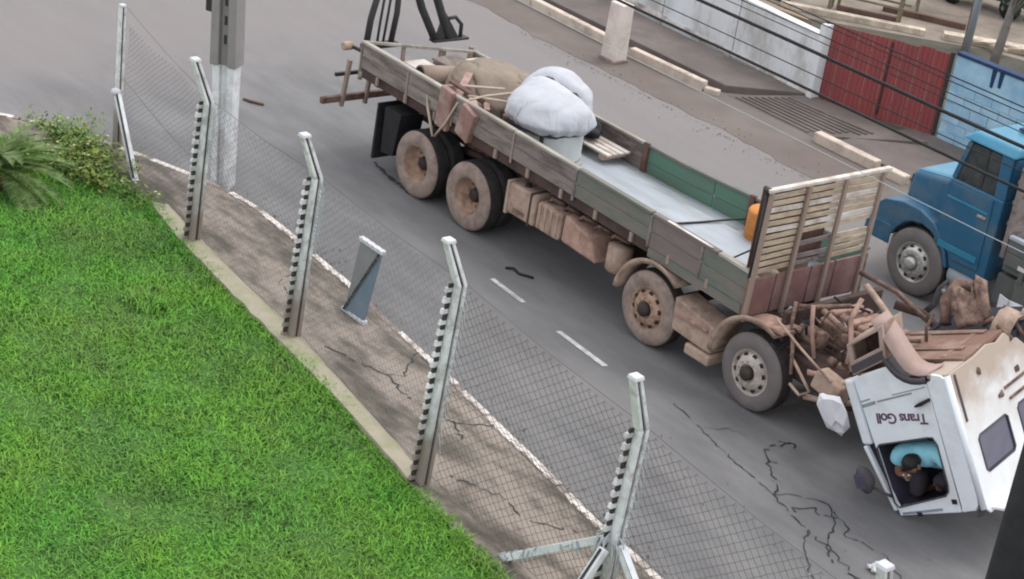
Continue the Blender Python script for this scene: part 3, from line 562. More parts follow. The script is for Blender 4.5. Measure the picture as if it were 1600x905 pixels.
# ------------------------------------------------------------------ fence
fence = thing('chain_link_fence', (-4, -4.66, .1), 'chain-link fence on chalky white concrete posts with bent tops along the lawn', 'fence')
PO = [((-10.68, -3.63, .08), (-10.79, -3.63, 2.42), (-10.79, -3.63, 2.425)), ((-7.13, -4.32, .1), (-7.05, -4.32, 2.30), (-7.07, -4.58, 2.93)), ((-3.98, -4.66, .1), (-3.84, -4.66, 2.48), (-3.84, -4.92, 3.08)),
      ((-.22, -5.29, .1), (-.06, -5.29, 2.79), (-.08, -5.53, 3.34)), ((3.2, -5.55, .05), (3.3, -5.55, 2.74), (3.36, -5.84, 3.40)), ((6.75, -5.9, .0), (6.85, -5.9, 2.75), (6.88, -6.15, 3.4))]
def post(i, base, bend, tip):
    base, bend, tip = Vector(base), Vector(bend), Vector(tip); hw = .072 if i else .055
    X = Vector((1, 0, 0)); Y = Vector((0, 1, 0))
    # H-section shaft: two flanges and a recessed web, notched fin on the lawn side
    def ring(p, x0, x1, y0, y1): return [p+X*x0+Y*y0, p+X*x1+Y*y0, p+X*x1+Y*y1, p+X*x0+Y*y1]
    dn = Vector((0, 0, .2)); q_ = .85
    o = build(MB().hexa(ring(base-dn, -hw, hw, -hw, -hw*.30)+ring(bend, -hw*q_, hw*q_, -hw*q_, -hw*.28)), 'fence_post', 'chalk', fence, .006)
    build(MB().hexa(ring(base-dn, -hw, hw, hw*.25, hw)+ring(bend, -hw*q_, hw*q_, hw*.24, hw*q_)), 'post_flange', 'chalk', o, .006)
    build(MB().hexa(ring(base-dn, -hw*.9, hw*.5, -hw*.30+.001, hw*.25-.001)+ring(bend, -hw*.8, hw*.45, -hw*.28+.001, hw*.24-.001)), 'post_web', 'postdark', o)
    if (tip-bend).length > .4:
        arm = MB()
        for y0, y1 in ((-hw*.9, -hw*.3), (hw*.25, hw*.9)): arm.hexa(ring(bend+Vector((0, 0, .001)), -hw*.8, hw*.8, y0, y1)+ring(tip, -hw*.7, hw*.7, y0*.85, y1*.85))
        build(arm, 'bent_arm', 'chalk', o, .005)
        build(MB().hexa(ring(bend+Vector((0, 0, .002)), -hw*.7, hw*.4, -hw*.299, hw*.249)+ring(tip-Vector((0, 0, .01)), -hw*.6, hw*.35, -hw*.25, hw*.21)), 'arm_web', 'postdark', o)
    build(MB().hexa(ring(tip+Vector((0, 0, .001)), -hw*.95, hw*.95, -hw*.95, hw*.95)+ring(tip+Vector((0, 0, .045)), -hw*.8, hw*.8, -hw*.8, hw*.8)), 'cap', 'white', o, .01)
    th = MB(); h = bend.z-base.z; nt_ = int(h/.135)
    for k in range(nt_):
        p = base.lerp(bend, (k+.3)/nt_); a_ = .05+.018*((k*7) % 3)/2
        th.hexa(ring(p, -hw-.005, -hw+.045, -hw-.085, -hw+.001)+ring(p+Vector((0, 0, a_)), -hw-.003, -hw+.042, -hw-.075, -hw+.001))
    if i:
        build(th, 'teeth', 'chalk', o, kind='stuff')
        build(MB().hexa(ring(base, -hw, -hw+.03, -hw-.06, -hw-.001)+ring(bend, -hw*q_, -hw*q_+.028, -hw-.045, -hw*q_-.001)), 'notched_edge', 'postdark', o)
    tw = MB()
    for k in range(15 if i else 0):
        p = base.lerp(bend, .25+.73*k/15 if i > 2 else .6+.38*k/15)+X*hw*.9+Y*.03; l = random.uniform(.10, .2)
        tw.tube([p+Vector((0, 0, .05)), p+Vector((.05, .01, .0)), p+Vector((.06+l*.2, .02, -l))], [.007, .008, .004], 4, cap=False)
        if i > 2 and k % 2:
            p = p-X*hw*2.0; tw.tube([p+Vector((0, 0, .04)), p+Vector((-.04, .01, -.01)), p+Vector((-.05, .02, -l*.7))], [.006, .007, .004], 4, cap=False)
    if i: build(tw, 'tie_wires', 'palewire', o, kind='stuff')
    return o
posts = [post(i, *p) for i, p in enumerate(PO)]
def strut(a, b, par, wd=.09):
    a, b = Vector(a), Vector(b); o = build(MB().beam(a, b, wd, wd), 'brace', 'limewash', par, .01)
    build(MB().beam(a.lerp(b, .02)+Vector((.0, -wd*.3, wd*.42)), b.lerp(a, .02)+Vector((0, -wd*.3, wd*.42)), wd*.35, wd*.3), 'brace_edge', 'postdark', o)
strut((-9.43, -3.99, .05), (-10.66, -3.69, 1.02), posts[0], .10)
build(MB().lathe([(0, .06), (.07, .03), (.085, -.03), (.05, -.07), (0, -.08)], 12, (-10.70, -3.70, 1.07), 'Z'), 'brace_collar', 'white', posts[0])
strut((1.5, -5.42, .08), (3.22, -5.55, 1.40), posts[4]); strut((3.3, -5.75, 1.36), (3.28, -6.6, .05), posts[4]); strut((5.0, -5.75, .05), (3.36, -5.58, 1.38), posts[4])
rg = MB()
for k in range(26):
    a = Vector((3.24, -5.6, 1.40)); ang = random.uniform(0, 6.28); p = a+Vector((math.cos(ang)*.08, math.sin(ang)*.06, random.uniform(-.06, .12)))
    rg.tube([p, p+Vector((math.cos(ang)*.1, math.sin(ang)*.08, -.06)), p+Vector((math.cos(ang)*.13+random.gauss(0, .05), math.sin(ang)*.1, -random.uniform(.15, .4)))], [.010, .011, .004], 4, cap=False)
for k in range(24):
    p = Vector((1.5, -5.42, .1)).lerp(Vector((3.2, -5.55, 1.38)), random.random()); l = random.uniform(.05, .16)
    rg.tube([p+Vector((0, 0, .05)), p+Vector((random.gauss(0, .05), -.05, .0)), p+Vector((random.gauss(0, .06), -.06, -l))], [.009, .009, .003], 4, cap=False)
build(rg, 'frayed_wire', 'palewire', posts[4], kind='stuff')
def zig(A0, A1, z0a, z0b, z1a, z1b):
    m = MB(); Ln = (Vector(A1)-Vector(A0)).length; nx = int(Ln/.07); d = (Vector(A1)-Vector(A0))
    nz = 22
    def P(i, j):   # i half columns, j half rows
        t = min(1, max(0, i/nx)); za = z0a+(z1a-z0a)*j/(2*nz); zb = z0b+(z1b-z0b)*j/(2*nz)
        p = Vector(A0)+d*t; sag = .035*math.sin(PI*t)*(1 if j > nz else -.3)
        rx = math.sin(i*7.3+j*1.7)*.006; return Vector((p.x+rx, p.y+.02*math.sin(t*9+j*.21), za+(zb-za)*t-sag))
    vs = m.v; r = .0033 if A0[0] > -1 else .0023
    def seg(a, b):
        dd = (b-a).normalized(); x = dd.cross(Vector((0, 1, 0))).normalized()*r; y = Vector((0, r, 0)); o = len(vs)
        for q in (a, b):
            for k in range(3):
                an = k*2.0944; vs.append(tuple(q+x*math.cos(an)+y*math.sin(an)))
        m.f.extend([(o, o+1, o+4, o+3), (o+1, o+2, o+5, o+4), (o+2, o, o+3, o+5)]); m.sm.extend([False]*3)
    for i in range(nx):
        for j in range(2*nz):
            if (i+j) % 2 == 0: seg(P(i, j), P(i+1, j+1))
            else: seg(P(i, j+1), P(i+1, j))
    for i in range(0, nx, 2):     # knuckled top loops
        seg(P(i, 2*nz), P(i, 2*nz)+Vector((.012, 0, .028))); seg(P(i, 2*nz)+Vector((.012, 0, .028)), P(i, 2*nz)+Vector((.045, 0, .012)))
    return m
tops = [2.15, 2.25, 2.42, 2.72, 2.68, 2.7]
for i in range(5):
    a, b = PO[i][0], PO[i+1][0]; oy = Vector((.06, .065, 0)); ox = Vector((-.06, .065, 0))
    ms = zig(Vector((a[0]+(PO[i][1][0]-a[0])*.5, a[1], 0))+oy, Vector((b[0]+(PO[i+1][1][0]-b[0])*.5, b[1], 0))+ox, .16, .16, tops[i], tops[i+1])
    if len(ms.v) == 0: continue
    po = build(ms, 'mesh_panel', 'wire' if i > 2 else 'wirepale', fence, kind='stuff')
    ww = MB()
    for tz in (1.0, .5, .04):
        pa = Vector(a)+(Vector(PO[i][1])-Vector(a))*tz+Vector((0, .07, 0)); pb = Vector(b)+(Vector(PO[i+1][1])-Vector(b))*tz+Vector((0, .07, 0)); mid = (pa+pb)/2-Vector((0, 0, .04))
        ww.tube([pa, mid, pb], .004, 4, cap=False)
    build(ww, 'tension_wire', 'wire', fence)

# utility pole with lime-washed foot, dark pole near the camera, overhead cables
t = thing('utility_pole', (-9.0, -2.62, 0), 'grey concrete utility pole with a white limewashed foot at the kerb bend', 'utility pole')
def hpole(m, x, y, z0, z1, w0, w1, dp):
    for s0, s1, yy in ((-1, -.36, 1), (.36, 1, 1), (-.358, .358, .45)):
        m.hexa([(x+s0*w0, y-dp*yy, z0), (x+s1*w0, y-dp*yy, z0), (x+s1*w0, y+dp*yy, z0), (x+s0*w0, y+dp*yy, z0), (x+s0*w1, y-dp*yy, z1), (x+s1*w1, y-dp*yy, z1), (x+s1*w1, y+dp*yy, z1), (x+s0*w1, y+dp*yy, z1)])
rotp = Matrix.Rotation(.6, 4, 'Z'); lean = Matrix.Identity(4)
def pxf(v):
    q = rotp @ Vector((v.x, v.y, 0)); k = v.z; return Vector((-9.02-.055*k+q.x, -2.66-.028*k+q.y, v.z))
m = MB(); hpole(m, 0, 0, -.2, 1.98, .15, .18, .14); build(m.xf(pxf), 'limewashed_foot', 'limewash', t, .01)
m = MB(); hpole(m, 0, 0, 1.982, 9, .215, .15, .17); build(m.xf(pxf), 'shaft', 'polegrey', t, .01)
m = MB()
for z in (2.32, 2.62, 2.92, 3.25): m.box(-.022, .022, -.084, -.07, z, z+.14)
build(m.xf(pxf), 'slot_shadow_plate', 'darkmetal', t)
build(MB().box(-.33, -.20, -.12, .1, 2.78, 3.25).xf(pxf), 'junction_box', 'darkmetal', t, .02)
t = thing('dark_pole', (7.35, -5.2, 0), 'thick black pole at the bottom right corner nearest the viewer', 'pole')
build(MB().tube([(7.68, -5.0, -.2), (7.53, -5.0, 2.5), (7.40, -5.0, 9.0)], [.34, .32, .25], 24), 'shaft', 'black', t); build(MB().lathe([(.372, 0), (.372, .1), (.33, .1)], 24, (7.37, -5.2, 1.9), 'Z').xf(lambda v: v+Vector((.16, .2, 0))), 'band', 'darkmetal', t)
CB = [('thick upper black cable crossing the white wall and the red gate', (-2.8, 6.09), .019), ('lower black cable crossing the rack top and the blue cab', (-2.8, 5.68), .016), ('thin cable along the middle of the white wall', (-2.84, 5.87), .006),
      ('upper cable of the bundle over the blue wall', (-2.8, 6.46), .007), ('second cable of the bundle over the blue wall', (-2.78, 6.40), .006), ('third cable of the bundle over the blue wall', (-2.8, 6.29), .006), ('lowest cable of the bundle, just above the thick one', (-2.8, 6.22), .005), ('thin pale grey cable sagging across the blue door', (-2.8, 5.10), .0045)]
for lab, (y, z), r in CB:
    pts = [(-9.4+(x+9.4), y+.02*math.sin(x), z+(0 if -1 < x < 6 else .0)+.0009*(x-2.5)**2) for x in np.linspace(-9.4, 16, 26)]
    o = build(MB().tube(pts, r, 6), 'overhead_cable', 'galv' if 'pale' in lab else 'black'); tag(o, lab, 'cable', 'overhead cables along the street')

# ------------------------------------------------------------------ sidewalk board, litter
t = thing('folded_board', (-4.2, -3.36, .1), 'blue-grey board with white top and bottom edges standing on the sidewalk', 'board')
a, b, c, d = Vector((-4.42, -3.5, .13)), Vector((-3.95, -3.5, .13)), Vector((-4.0, -3.3, 1.10)), Vector((-4.5, -3.3, 1.10)); n = Vector((0, -.02, .004)); dg = Vector((0, -.055, .0))
build(MB().prism([d, c-Vector((.03, 0, .03)), a+Vector((.02, 0, .03))], n), 'dull_half', 'boarddull', t)
build(MB().prism([c-Vector((0, 0, .02)), a+dg*.4+Vector((.02, 0, 0)), b], Vector((0, -.035, .0))), 'blue_half', 'boardblue', t)
build(MB().beam(a+Vector((.04, -.06, .02)), c+Vector((-.03, -.045, -.02)), .05, .03), 'fold', 'darkmetal', t)
build(MB().beam(a+Vector((-.03, -.01, -.01)), b+Vector((.03, -.01, -.01)), .08, .06), 'bottom_edge', 'white', t, .008); build(MB().beam(d+Vector((-.02, 0, .02)), c+Vector((.02, 0, .02)), .08, .06), 'top_edge', 'white', t, .008)
def lump(c, s, n=1, seed=0, rough=.3):
    bm = bmesh.new(); bmesh.ops.create_icosphere(bm, subdivisions=n+1, radius=1); rr = random.Random(seed); m = MB()
    ph = [rr.uniform(0, 6) for _ in range(6)]
    for v in bm.verts:
        p = v.co; k = 1+rough*(math.sin(p.x*3+ph[0])*math.sin(p.y*3.3+ph[1])+.6*math.sin(p.z*5+ph[2])*math.sin(p.x*5.2+ph[3])); v.co = Vector((c[0]+p.x*s[0]*k, c[1]+p.y*s[1]*k, c[2]+p.z*s[2]*k))
    bm.verts.index_update(); m.add([v.co[:] for v in bm.verts], [[v.index for v in f.verts] for f in bm.faces], True); bm.free(); return m
pp = MB()
for k in range(5):
    c = lump((3.64+random.gauss(0, .05), -1.37+random.gauss(0, .05), .05), (.05, .06, .035), 1, k, .5); pp.add(c.v, c.f)
tag(build(pp, 'crumpled_paper', 'white'), 'scrap of crumpled white paper on the cracked asphalt', 'litter')
tag(build(MB().tube([(-12.2, -.3, .02), (-12.05, -.25, .03), (-11.85, -.1, .02)], .025, 6), 'stick', 'darkwood'), 'short dark stick lying on the road beyond the utility pole', 'stick')
tag(build(MB().tube([(-4.8, -.28, .02), (-4.7, -.2, .04), (-4.55, -.22, .02), (-4.35, -.1, .02)], .02, 6), 'rubber_strip', 'black'), 'curled strip of black rubber on the road above a lane dash', 'rubber strip')

# ------------------------------------------------------------------ flatbed truck
RW = .55
truck = thing('flatbed_truck', (-3.8, 1.25, 0), 'muddy green and grey four-axle flatbed truck with slatted headboard', 'truck')
def tyre_mesh(mat, wd):
    m = MB(); prof = [(.30, 0.01), (.335, -.012), (.42, -.02), (.50, -.008), (.535, .02), (.55, .05), (.55, wd-.05), (.535, wd-.02), (.50, wd+.008), (.42, wd+.02), (.30, wd-.01)]
    m.lathe(prof, 56); return m
def make_wheel(kind):
    """axle along +Y, outer face at y=0, centre at the origin; returns list of (name, mesh)"""
    wd = .28; out = []
    tm = {'inner': 'tread', 'rear': 'tyremud', 'second': 'tyremud', 'front': 'tyreclean', 'blue': 'tyreclean'}[kind]
    out.append(('wheel', tyre_mesh(tm, wd).mesh('wheel', tm)))
    tr = MB().lathe([(.536, .025), (.5525, .052), (.5525, wd-.052), (.536, wd-.025)], 56)
    for k in range(48):
        a = 2*PI*k/48
        for (y0, y1, da) in ((.045, .125, 0), (.155, .235, .06)):
            c, s_ = math.cos(a+da), math.sin(a+da); tx, tz = -s_*.028, c*.028
            i0, i1 = .550, .5575
            tr.hexa([(c*i0-tx, y0, s_*i0-tz), (c*i0+tx, y0, s_*i0+tz), (c*i0+tx, y1, s_*i0+tz), (c*i0-tx, y1, s_*i0-tz), (c*i1-tx, y0, s_*i1-tz), (c*i1+tx, y0, s_*i1+tz), (c*i1+tx, y1, s_*i1+tz), (c*i1-tx, y1, s_*i1-tz)])
    out.append(('tread_lugs', tr.mesh('tread_lugs', 'tread')))
    if kind == 'inner': return out
    if kind == 'rear':
        out.append(('rim', MB().lathe([(.345, -.006), (.32, -.004), (.305, .03), (.275, .14), (.255, .21), (.12, .23), (.11, .2), (.0, .2)], 40).mesh('rim', 'rimmud')))
        out.append(('hub', MB().lathe([(.12, .23), (.105, .14), (.08, .12), (0, .115)], 20).mesh('hub', 'hubdark')))
        ny = .20; nr = .185
    else:
        mt = {'second': 'rimmud', 'front': 'rimpale', 'blue': 'chrome'}[kind]
        m = MB().lathe([(.335, -.006), (.305, -.006), (.29, .04), (.27, .035), (.235, -.02), (.19, -.045), (.13, -.05)], 40)
        m.lathe([(.13, -.05), (.125, -.02), (.0, -.02)], 40); out.append(('rim', m.mesh('rim', mt)))
        out.append(('hub', MB().lathe([(.10, -.021), (.098, -.10), (.06, -.125), (0, -.13)], 20).mesh('hub', 'hubdark' if kind != 'blue' else 'chrome')))
        hl = MB()
        for k in range(10):
            a = 2*PI*(k+.5)/10; hl.lathe([(.0, -.006), (.034, -.005), (.036, .01)], 10, (.248*math.cos(a), -.012, .248*math.sin(a)))
        out.append(('hand_hole', hl.mesh('hand_hole', 'black'))); ny = -.045; nr = .165
    nm = MB()
    for k in range(10):
        a = 2*PI*k/10; nm.lathe([(.0, -.028), (.014, -.028), (.017, 0)], 6, (nr*math.cos(a), ny, nr*math.sin(a)), smooth=False)
    out.append(('lug_nut', nm.mesh('lug_nut', mt if kind != 'rear' else 'rimmud')))
    return out
WH = {k: make_wheel(k) for k in ('rear', 'inner', 'second', 'front', 'blue')}
def put_wheel(par, kind, loc, rz=0., spin=0., only_tyre=False):
    m = Matrix.Translation(loc) @ Matrix.Rotation(rz, 4, 'Z') @ Matrix.Rotation(spin, 4, 'Y'); top = None
    for nme, me in WH[kind]:
        if only_tyre and nme not in ('wheel', 'tread_lugs'): continue
        o = link(nme, me, top if top else par, m)
        if nme in ('lug_nut', 'hand_hole', 'tread_lugs'): o['kind'] = 'stuff'
        if top is None: top = o
    return top
for ax, kd in ((0, 'front'), (-2.06, 'second'), (-6.25, 'rear'), (-7.6, 'rear')):
    put_wheel(truck, kd, (ax, 0, RW), 0, random.uniform(0, 1)); put_wheel(truck, kd, (ax, 2.5, RW), PI, random.uniform(0, 1))
    if kd == 'rear': put_wheel(truck, 'inner', (ax, .33, RW), 0, .3, True); put_wheel(truck, 'inner', (ax, 2.17, RW), PI, .2, True)
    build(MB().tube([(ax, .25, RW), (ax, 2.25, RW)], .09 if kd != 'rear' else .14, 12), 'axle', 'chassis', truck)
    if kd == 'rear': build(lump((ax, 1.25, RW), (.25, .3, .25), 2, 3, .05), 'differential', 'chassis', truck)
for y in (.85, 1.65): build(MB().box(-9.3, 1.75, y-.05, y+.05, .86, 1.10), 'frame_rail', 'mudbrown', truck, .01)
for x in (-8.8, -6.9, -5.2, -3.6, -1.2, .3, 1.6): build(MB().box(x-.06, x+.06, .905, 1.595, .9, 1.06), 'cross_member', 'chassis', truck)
for ax in (-6.95,):
    for y in (.75, 1.75):
        build(MB().tube([(ax-.9, y, .72), (ax-.4, y, .8), (ax, y, .86), (ax+.4, y, .8), (ax+.9, y, .72)], .06, 6), 'leaf_spring', 'chassis', truck)
# bed, with the slight twist of the wrecked body
XR, XF, TW, ZF, ZR = -9.37, -.39, .17, 1.28, 1.78
def tw(v):     # the whole bed is racked: near edge up, far edge down towards the tail
    q = min(1, max(0, (v.x-XF)/(XR-XF))); n_ = .05+.16*q**.7; f_ = -.20*min(1, q/.4)**.8; t_ = v.y/2.5
    return Vector((v.x, v.y, v.z+n_*(1-t_)+f_*t_))
def tb(mb, name, mat, par=None, bevel=.008, **k): return build(mb.xf(tw), name, mat, par or truck, bevel, **k)
def seg_boxes(x0, x1, y0, y1, z0, z1, n=6):
    m = MB(); xs = [x0+(x1-x0)*i/n for i in range(n+1)]
    m.v = [(x, y, z) for x in xs for (y, z) in ((y0, z0), (y1, z0), (y1, z1), (y0, z1))]
    m.f = [(i*4+j, i*4+(j+1) % 4, i*4+4+(j+1) % 4, i*4+4+j) for i in range(n) for j in range(4)]+[(3, 2, 1, 0), (n*4, n*4+1, n*4+2, n*4+3)]; m.sm = [False]*len(m.f); return m
nd = 3
for i in range(nd):       # deck sheets across the floor
    x0, x1 = XR+.06+(XF-XR-.1)*i/nd, XR+.06+(XF-XR-.1)*(i+1)/nd
    build(seg_boxes(x0+.002, x1-.002, .10, 2.42, ZF-.02, ZF+.001*i, 4).xf(lambda v: Vector((v.x, v.y, v.z+(tw(v).z-v.z)*(1 if v.y < 1 else .55)))), 'deck_sheet', 'deck', truck)
for x in np.arange(-9.2, -.4, .62): build(MB().box(x-.04, x+.04, .26, 2.4, 1.105, 1.225).xf(tw), 'floor_bearer', 'chassis', truck)
tb(seg_boxes(XR, XF, .07, .098, 1.2, 1.40), 'side_rave', 'chassis'); tb(seg_boxes(XR, XF, 2.42, 2.49, 1.14, 1.30), 'side_rave', 'rail')
def side(y0, y1, spans):
    for x0, x1, mt in spans:
        h = ZR-1.312
        zb_ = 1.37 if y0 < 1 and x1 < -2 else 1.31; h = ZR-zb_
        for k in range(2): tb(seg_boxes(x0+.012, x1-.012, y0, y1, zb_+h*k/2+.002, zb_+h*(k+1)/2-.003, 3), 'side_board', mt)
side(.03, .065, [(XR, -8.1, 'boardgrey'), (-8.1, -6.9, 'boardgrey'), (-6.9, -5.4, 'boardgrey'), (-5.4, -3.95, 'boardbrown'), (-3.95, -2.31, 'boardgreen'), (-2.31, -1.28, 'boardpink'), (-1.28, XF, 'boardgreen')])
side(2.43, 2.465, [(XR, -7.6, 'boardgrey'), (-7.6, -6.3, 'boardbrown'), (-6.3, -4.95, 'boardbrown'), (-4.9, -3.4, 'greeninside'), (-3.4, -1.9, 'greeninside'), (-1.9, XF, 'greeninside')])
for x0, x1, mt in [(XR-.02, -6.95, 'rail'), (-6.93, -5.42, 'rail'), (-5.4, -3.9, 'rail'), (-3.88, -2.33, 'boardgreen'), (-2.3, -1.0, 'boardpink'), (-.98, XF, 'rail')]: tb(seg_boxes(x0, x1, .005, .12, ZR, ZR+.05), 'top_rail', mt, bevel=.012)
tb(seg_boxes(-2.0, -1.1, -.004, .05, ZR+.051, ZR+.063), 'white_rail_strip', 'slatwhite')
for x0, x1 in [(XR-.02, -6.32), (-6.28, -4.97), (-4.9, -2.6), (-2.57, XF)]: tb(seg_boxes(x0, x1, 2.40, 2.50, ZR, ZR+.05), 'top_rail', 'rail' if x0 < -5 else 'boardgreen', bevel=.012)
for x in (-8.1, -6.9, -5.4, -3.95, -2.31, -1.28): tb(MB().box(x-.022, x+.022, .012, .03, 1.30, ZR-.005), 'side_stake', 'stake' if x < -4 else 'boardbrown')
for x in (-7.0, -4.93, -2.6): tb(MB().box(x-.05, x+.05, 2.37, 2.44, 1.3, ZR+.07), 'side_stake', 'darkwood')
for x in np.arange(-8.9, -.6, .78): tb(MB().box(x-.03, x+.03, .02, .066, 1.22, 1.365), 'hinge_bracket', 'stake')
tb(seg_boxes(-2.29, -.43, .034, .062, 1.16, 1.306, 3), 'skirt_board', 'boardgreen')
# tail gate (open frame) and rear gear
m = MB(); m.box(XR-.04, XR+.02, .03, 2.49, ZR+.0, ZR+.05); tb(m, 'tail_rail', 'rail'); tb(MB().box(XR-.035, XR+.015, .03, 2.49, 1.2, 1.30), 'tail_beam', 'rail')
tb(MB().box(XR-.02, XR+.01, .07, 2.43, 1.31, 1.50), 'tail_board', 'boardgrey')
for y in (.06, .9, 1.7, 2.45): tb(MB().box(XR-.045, XR-.012, y-.04, y+.04, 1.15, ZR-.002), 'tail_stake', 'stake')
build(MB().beam((-9.7, -.45, .93), (-9.7, 2.9, .93), .09, .11), 'rear_bumper', 'mudbrown', truck, .01)
for y in (-.06, .42, 1.9, 2.5): build(MB().beam((-9.66, y, .80), (-9.62, y+.05, 1.62), .07, .06), 'bumper_hanger', 'stake', truck, .005)
build(MB().beam((-9.7, -.22, 1.36), (-9.7, .8, 1.36), .05, .06), 'rear_bar', 'darkmetal', truck)
build(MB().tube([(-9.66, -.16, 1.86), (-9.66, .02, 1.86)], .075, 14), 'tail_lamp', 'mudtan', truck, .02); build(MB().beam((-9.66, -.02, 1.86), (-9.36, .06, 1.84), .05, .05), 'lamp_bracket', 'darkmetal', truck)
for y0, y1 in ((.03, .55), (1.95, 2.47)):
    build(MB().hexa([(-8.82, y0, .2), (-8.76, y0, .2), (-8.76, y1, .2), (-8.82, y1, .2), (-8.80, y0, 1.17), (-8.76, y0, 1.17), (-8.76, y1, 1.17), (-8.80, y1, 1.17)]), 'mud_flap', 'black', truck, .005)
    build(MB().hexa([(-8.60, y0+.02, .38), (-8.28, y0+.02, .42), (-8.28, y1-.02, .42), (-8.60, y1-.02, .38), (-8.62, y0+.02, 1.17), (-8.18, y0+.02, 1.17), (-8.18, y1-.02, 1.17), (-8.62, y1-.02, 1.17)]), 'mudguard', 'black', truck, .01)
# lifting frame at the tail
for nme, pts, r in [('frame_leg', [(-9.5, .18, 1.84), (-9.5, .22, 2.35), (-9.5, .45, 3.4)], .055), ('frame_leg', [(-9.5, .40, 1.85), (-9.5, .42, 2.3), (-9.5, .5, 3.4)], .022), ('frame_leg', [(-9.5, .52, 1.85), (-9.5, .56, 2.4), (-9.5, .62, 3.4)], .022), ('frame_leg', [(-9.5, .68, 1.85), (-9.5, .74, 2.4), (-9.5, .72, 3.4)], .05),
                    ('lifting_arm', [(-9.5, 1.62, 1.86), (-9.5, 1.25, 2.45), (-9.5, .85, 3.3)], .07), ('lifting_arm', [(-9.5, 1.9, 1.86), (-9.5, 1.72, 2.25), (-9.5, 1.2, 3.3)], .075), ('hook_loop', [(-9.5, 1.78, 2.22), (-9.5, 2.0, 2.24), (-9.5, 2.15, 2.1), (-9.5, 2.16, 1.88)], .035)]:
    build(MB().tube(pts, r, 8), nme, 'darkmetal', truck)
build(MB().prism([(-9.47, 1.62, 1.86), (-9.47, 2.12, 1.86), (-9.47, 1.75, 2.35)], (-.06, 0, 0)), 'arm_gusset', 'darkmetal', truck); build(MB().box(-9.58, -9.42, .12, .8, 1.84, 1.92), 'frame_foot', 'darkmetal', truck, .01)
build(MB().box(-9.58, -9.42, 1.55, 2.3, 1.835, 1.88), 'arm_foot', 'darkmetal', truck, .01)
class HB(MB):     # headboard pieces are laid out for a 2.5 m board; the truck's is a little narrower
    def mesh(s, name, mat):
        s.v = [(x, (y+1.25)*.92-1.25, z) for x, y, z in s.v]; return MB.mesh(s, name, mat)
# headboard with slats
HZ0, HZ1 = 1.26, 3.02
def hx(z): return XF+.02+.02*(z-1.3)
for a, b, mt in ((.0, .56, 'headred'), (.60, 1.32, 'headred'), (1.36, 1.86, 'headred'), (1.90, 2.48, 'headred')):
    build(HB().hexa([(hx(1.2)-.02, a, 1.2), (hx(1.2)+.02, a, 1.2), (hx(1.2)+.02, b, 1.2), (hx(1.2)-.02, b, 1.2), (hx(1.76)-.02, a, 1.76), (hx(1.76)+.02, a, 1.76), (hx(1.76)+.02, b, 1.76), (hx(1.76)-.02, b, 1.76)]), 'headboard_panel', mt, truck, .006)
for k in range(12):
    z = 1.84+k*.098; mt = 'slatwhite' if k in (6, 9) else 'slat'
    for bay, (a, b) in enumerate(((.06, .80), (.86, 1.60), (1.66, 2.44))):
        if bay == 1 and k in (2, 4): continue
        if bay == 2 and k in (4,): continue
        dz = random.uniform(-.008, .008); m2 = 'boardbrown' if (bay == 1 and k < 5) else ('slatwhite' if random.random() < .15 else mt)
        x = hx(z); build(HB().hexa([(x-.012, a, z+dz), (x+.012, a, z+dz), (x+.012, b, z-dz), (x-.012, b, z-dz), (x-.012, a, z+.067+dz), (x+.012, a, z+.067+dz), (x+.012, b, z+.067-dz), (x-.012, b, z+.067-dz)]), 'slat', m2, truck, .004)
build(HB().box(XF-.10, XF-.085, .06, 1.62, 1.79, 2.98), 'gap_shade_sheet', 'darkwood', truck)  # dark sheet added behind the slats to shade the gaps between them
for y in (.03, .83, 1.63, 2.47):
    build(HB().hexa([(hx(1.2)+.022, y-.035, 1.16), (hx(1.2)+.07, y-.035, 1.16), (hx(1.2)+.07, y+.035, 1.16), (hx(1.2)+.022, y+.035, 1.16), (hx(3.04)+.016, y-.035, 3.04), (hx(3.04)+.064, y-.035, 3.04), (hx(3.04)+.064, y+.035, 3.04), (hx(3.04)+.016, y+.035, 3.04)]), 'headboard_post', 'stake', truck, .006)
build(HB().beam((hx(3.06)+.02, -.04, 3.07), (hx(3.06)+.02, 2.62, 3.07), .08, .055), 'headboard_top_rail', 'slatwhite', truck, .012)
build(HB().tube([(hx(2.9)-.02, -.0, 1.8), (hx(2.9)-.02, .0, 3.03)], .022, 6), 'corner_stanchion', 'darkmetal', truck)
build(lump((hx(3)-.02, -.02, 3.07), (.06, .06, .05), 1, 2, .2), 'corner_knot', 'darkmetal', truck)
build(HB().box(hx(1.6)-.02, hx(1.6)+.07, 2.50, 2.56, 1.0, 1.8), 'side_bracket', 'mudbrown', truck, .01)
# side tanks and boxes between the axles
def ribbed(x0, x1, z0, z1, mat, name, y0=.06, y1=.62, ribs=0):
    o = build(MB().box(x0, x1, y0, y1, z0, z1), name, mat, truck, .05, 3)
    for k in range(ribs):
        x = x0+(x1-x0)*(k+.5)/ribs; build(MB().box(x-.03, x+.03, y0-.02, y0+.05, z0+.03, z1-.02), 'rib', mat, o, .012)
    return o
a = ribbed(-5.45, -4.72, .66, 1.16, 'mudtan', 'fuel_tank', .05, .65); build(MB().box(-5.2, -4.95, .036, .06, .74, .80), 'vent_slot', 'mudbrown', a)
build(MB().box(-5.40, -5.34, .03, .66, .64, 1.18), 'tank_strap', 'mudtan', a, .01)
build(MB().box(-4.86, -4.82, .04, .66, .645, 1.175), 'tank_strap', 'chassis', a, .004); build(MB().lathe([(0, .05), (.05, .045), (.055, 0)], 14, (-5.1, .2, 1.16), 'Z'), 'filler_cap', 'black', a)
ribbed(-4.68, -4.14, .68, 1.12, 'mudtan', 'air_tank_box', .05, .6, 4)
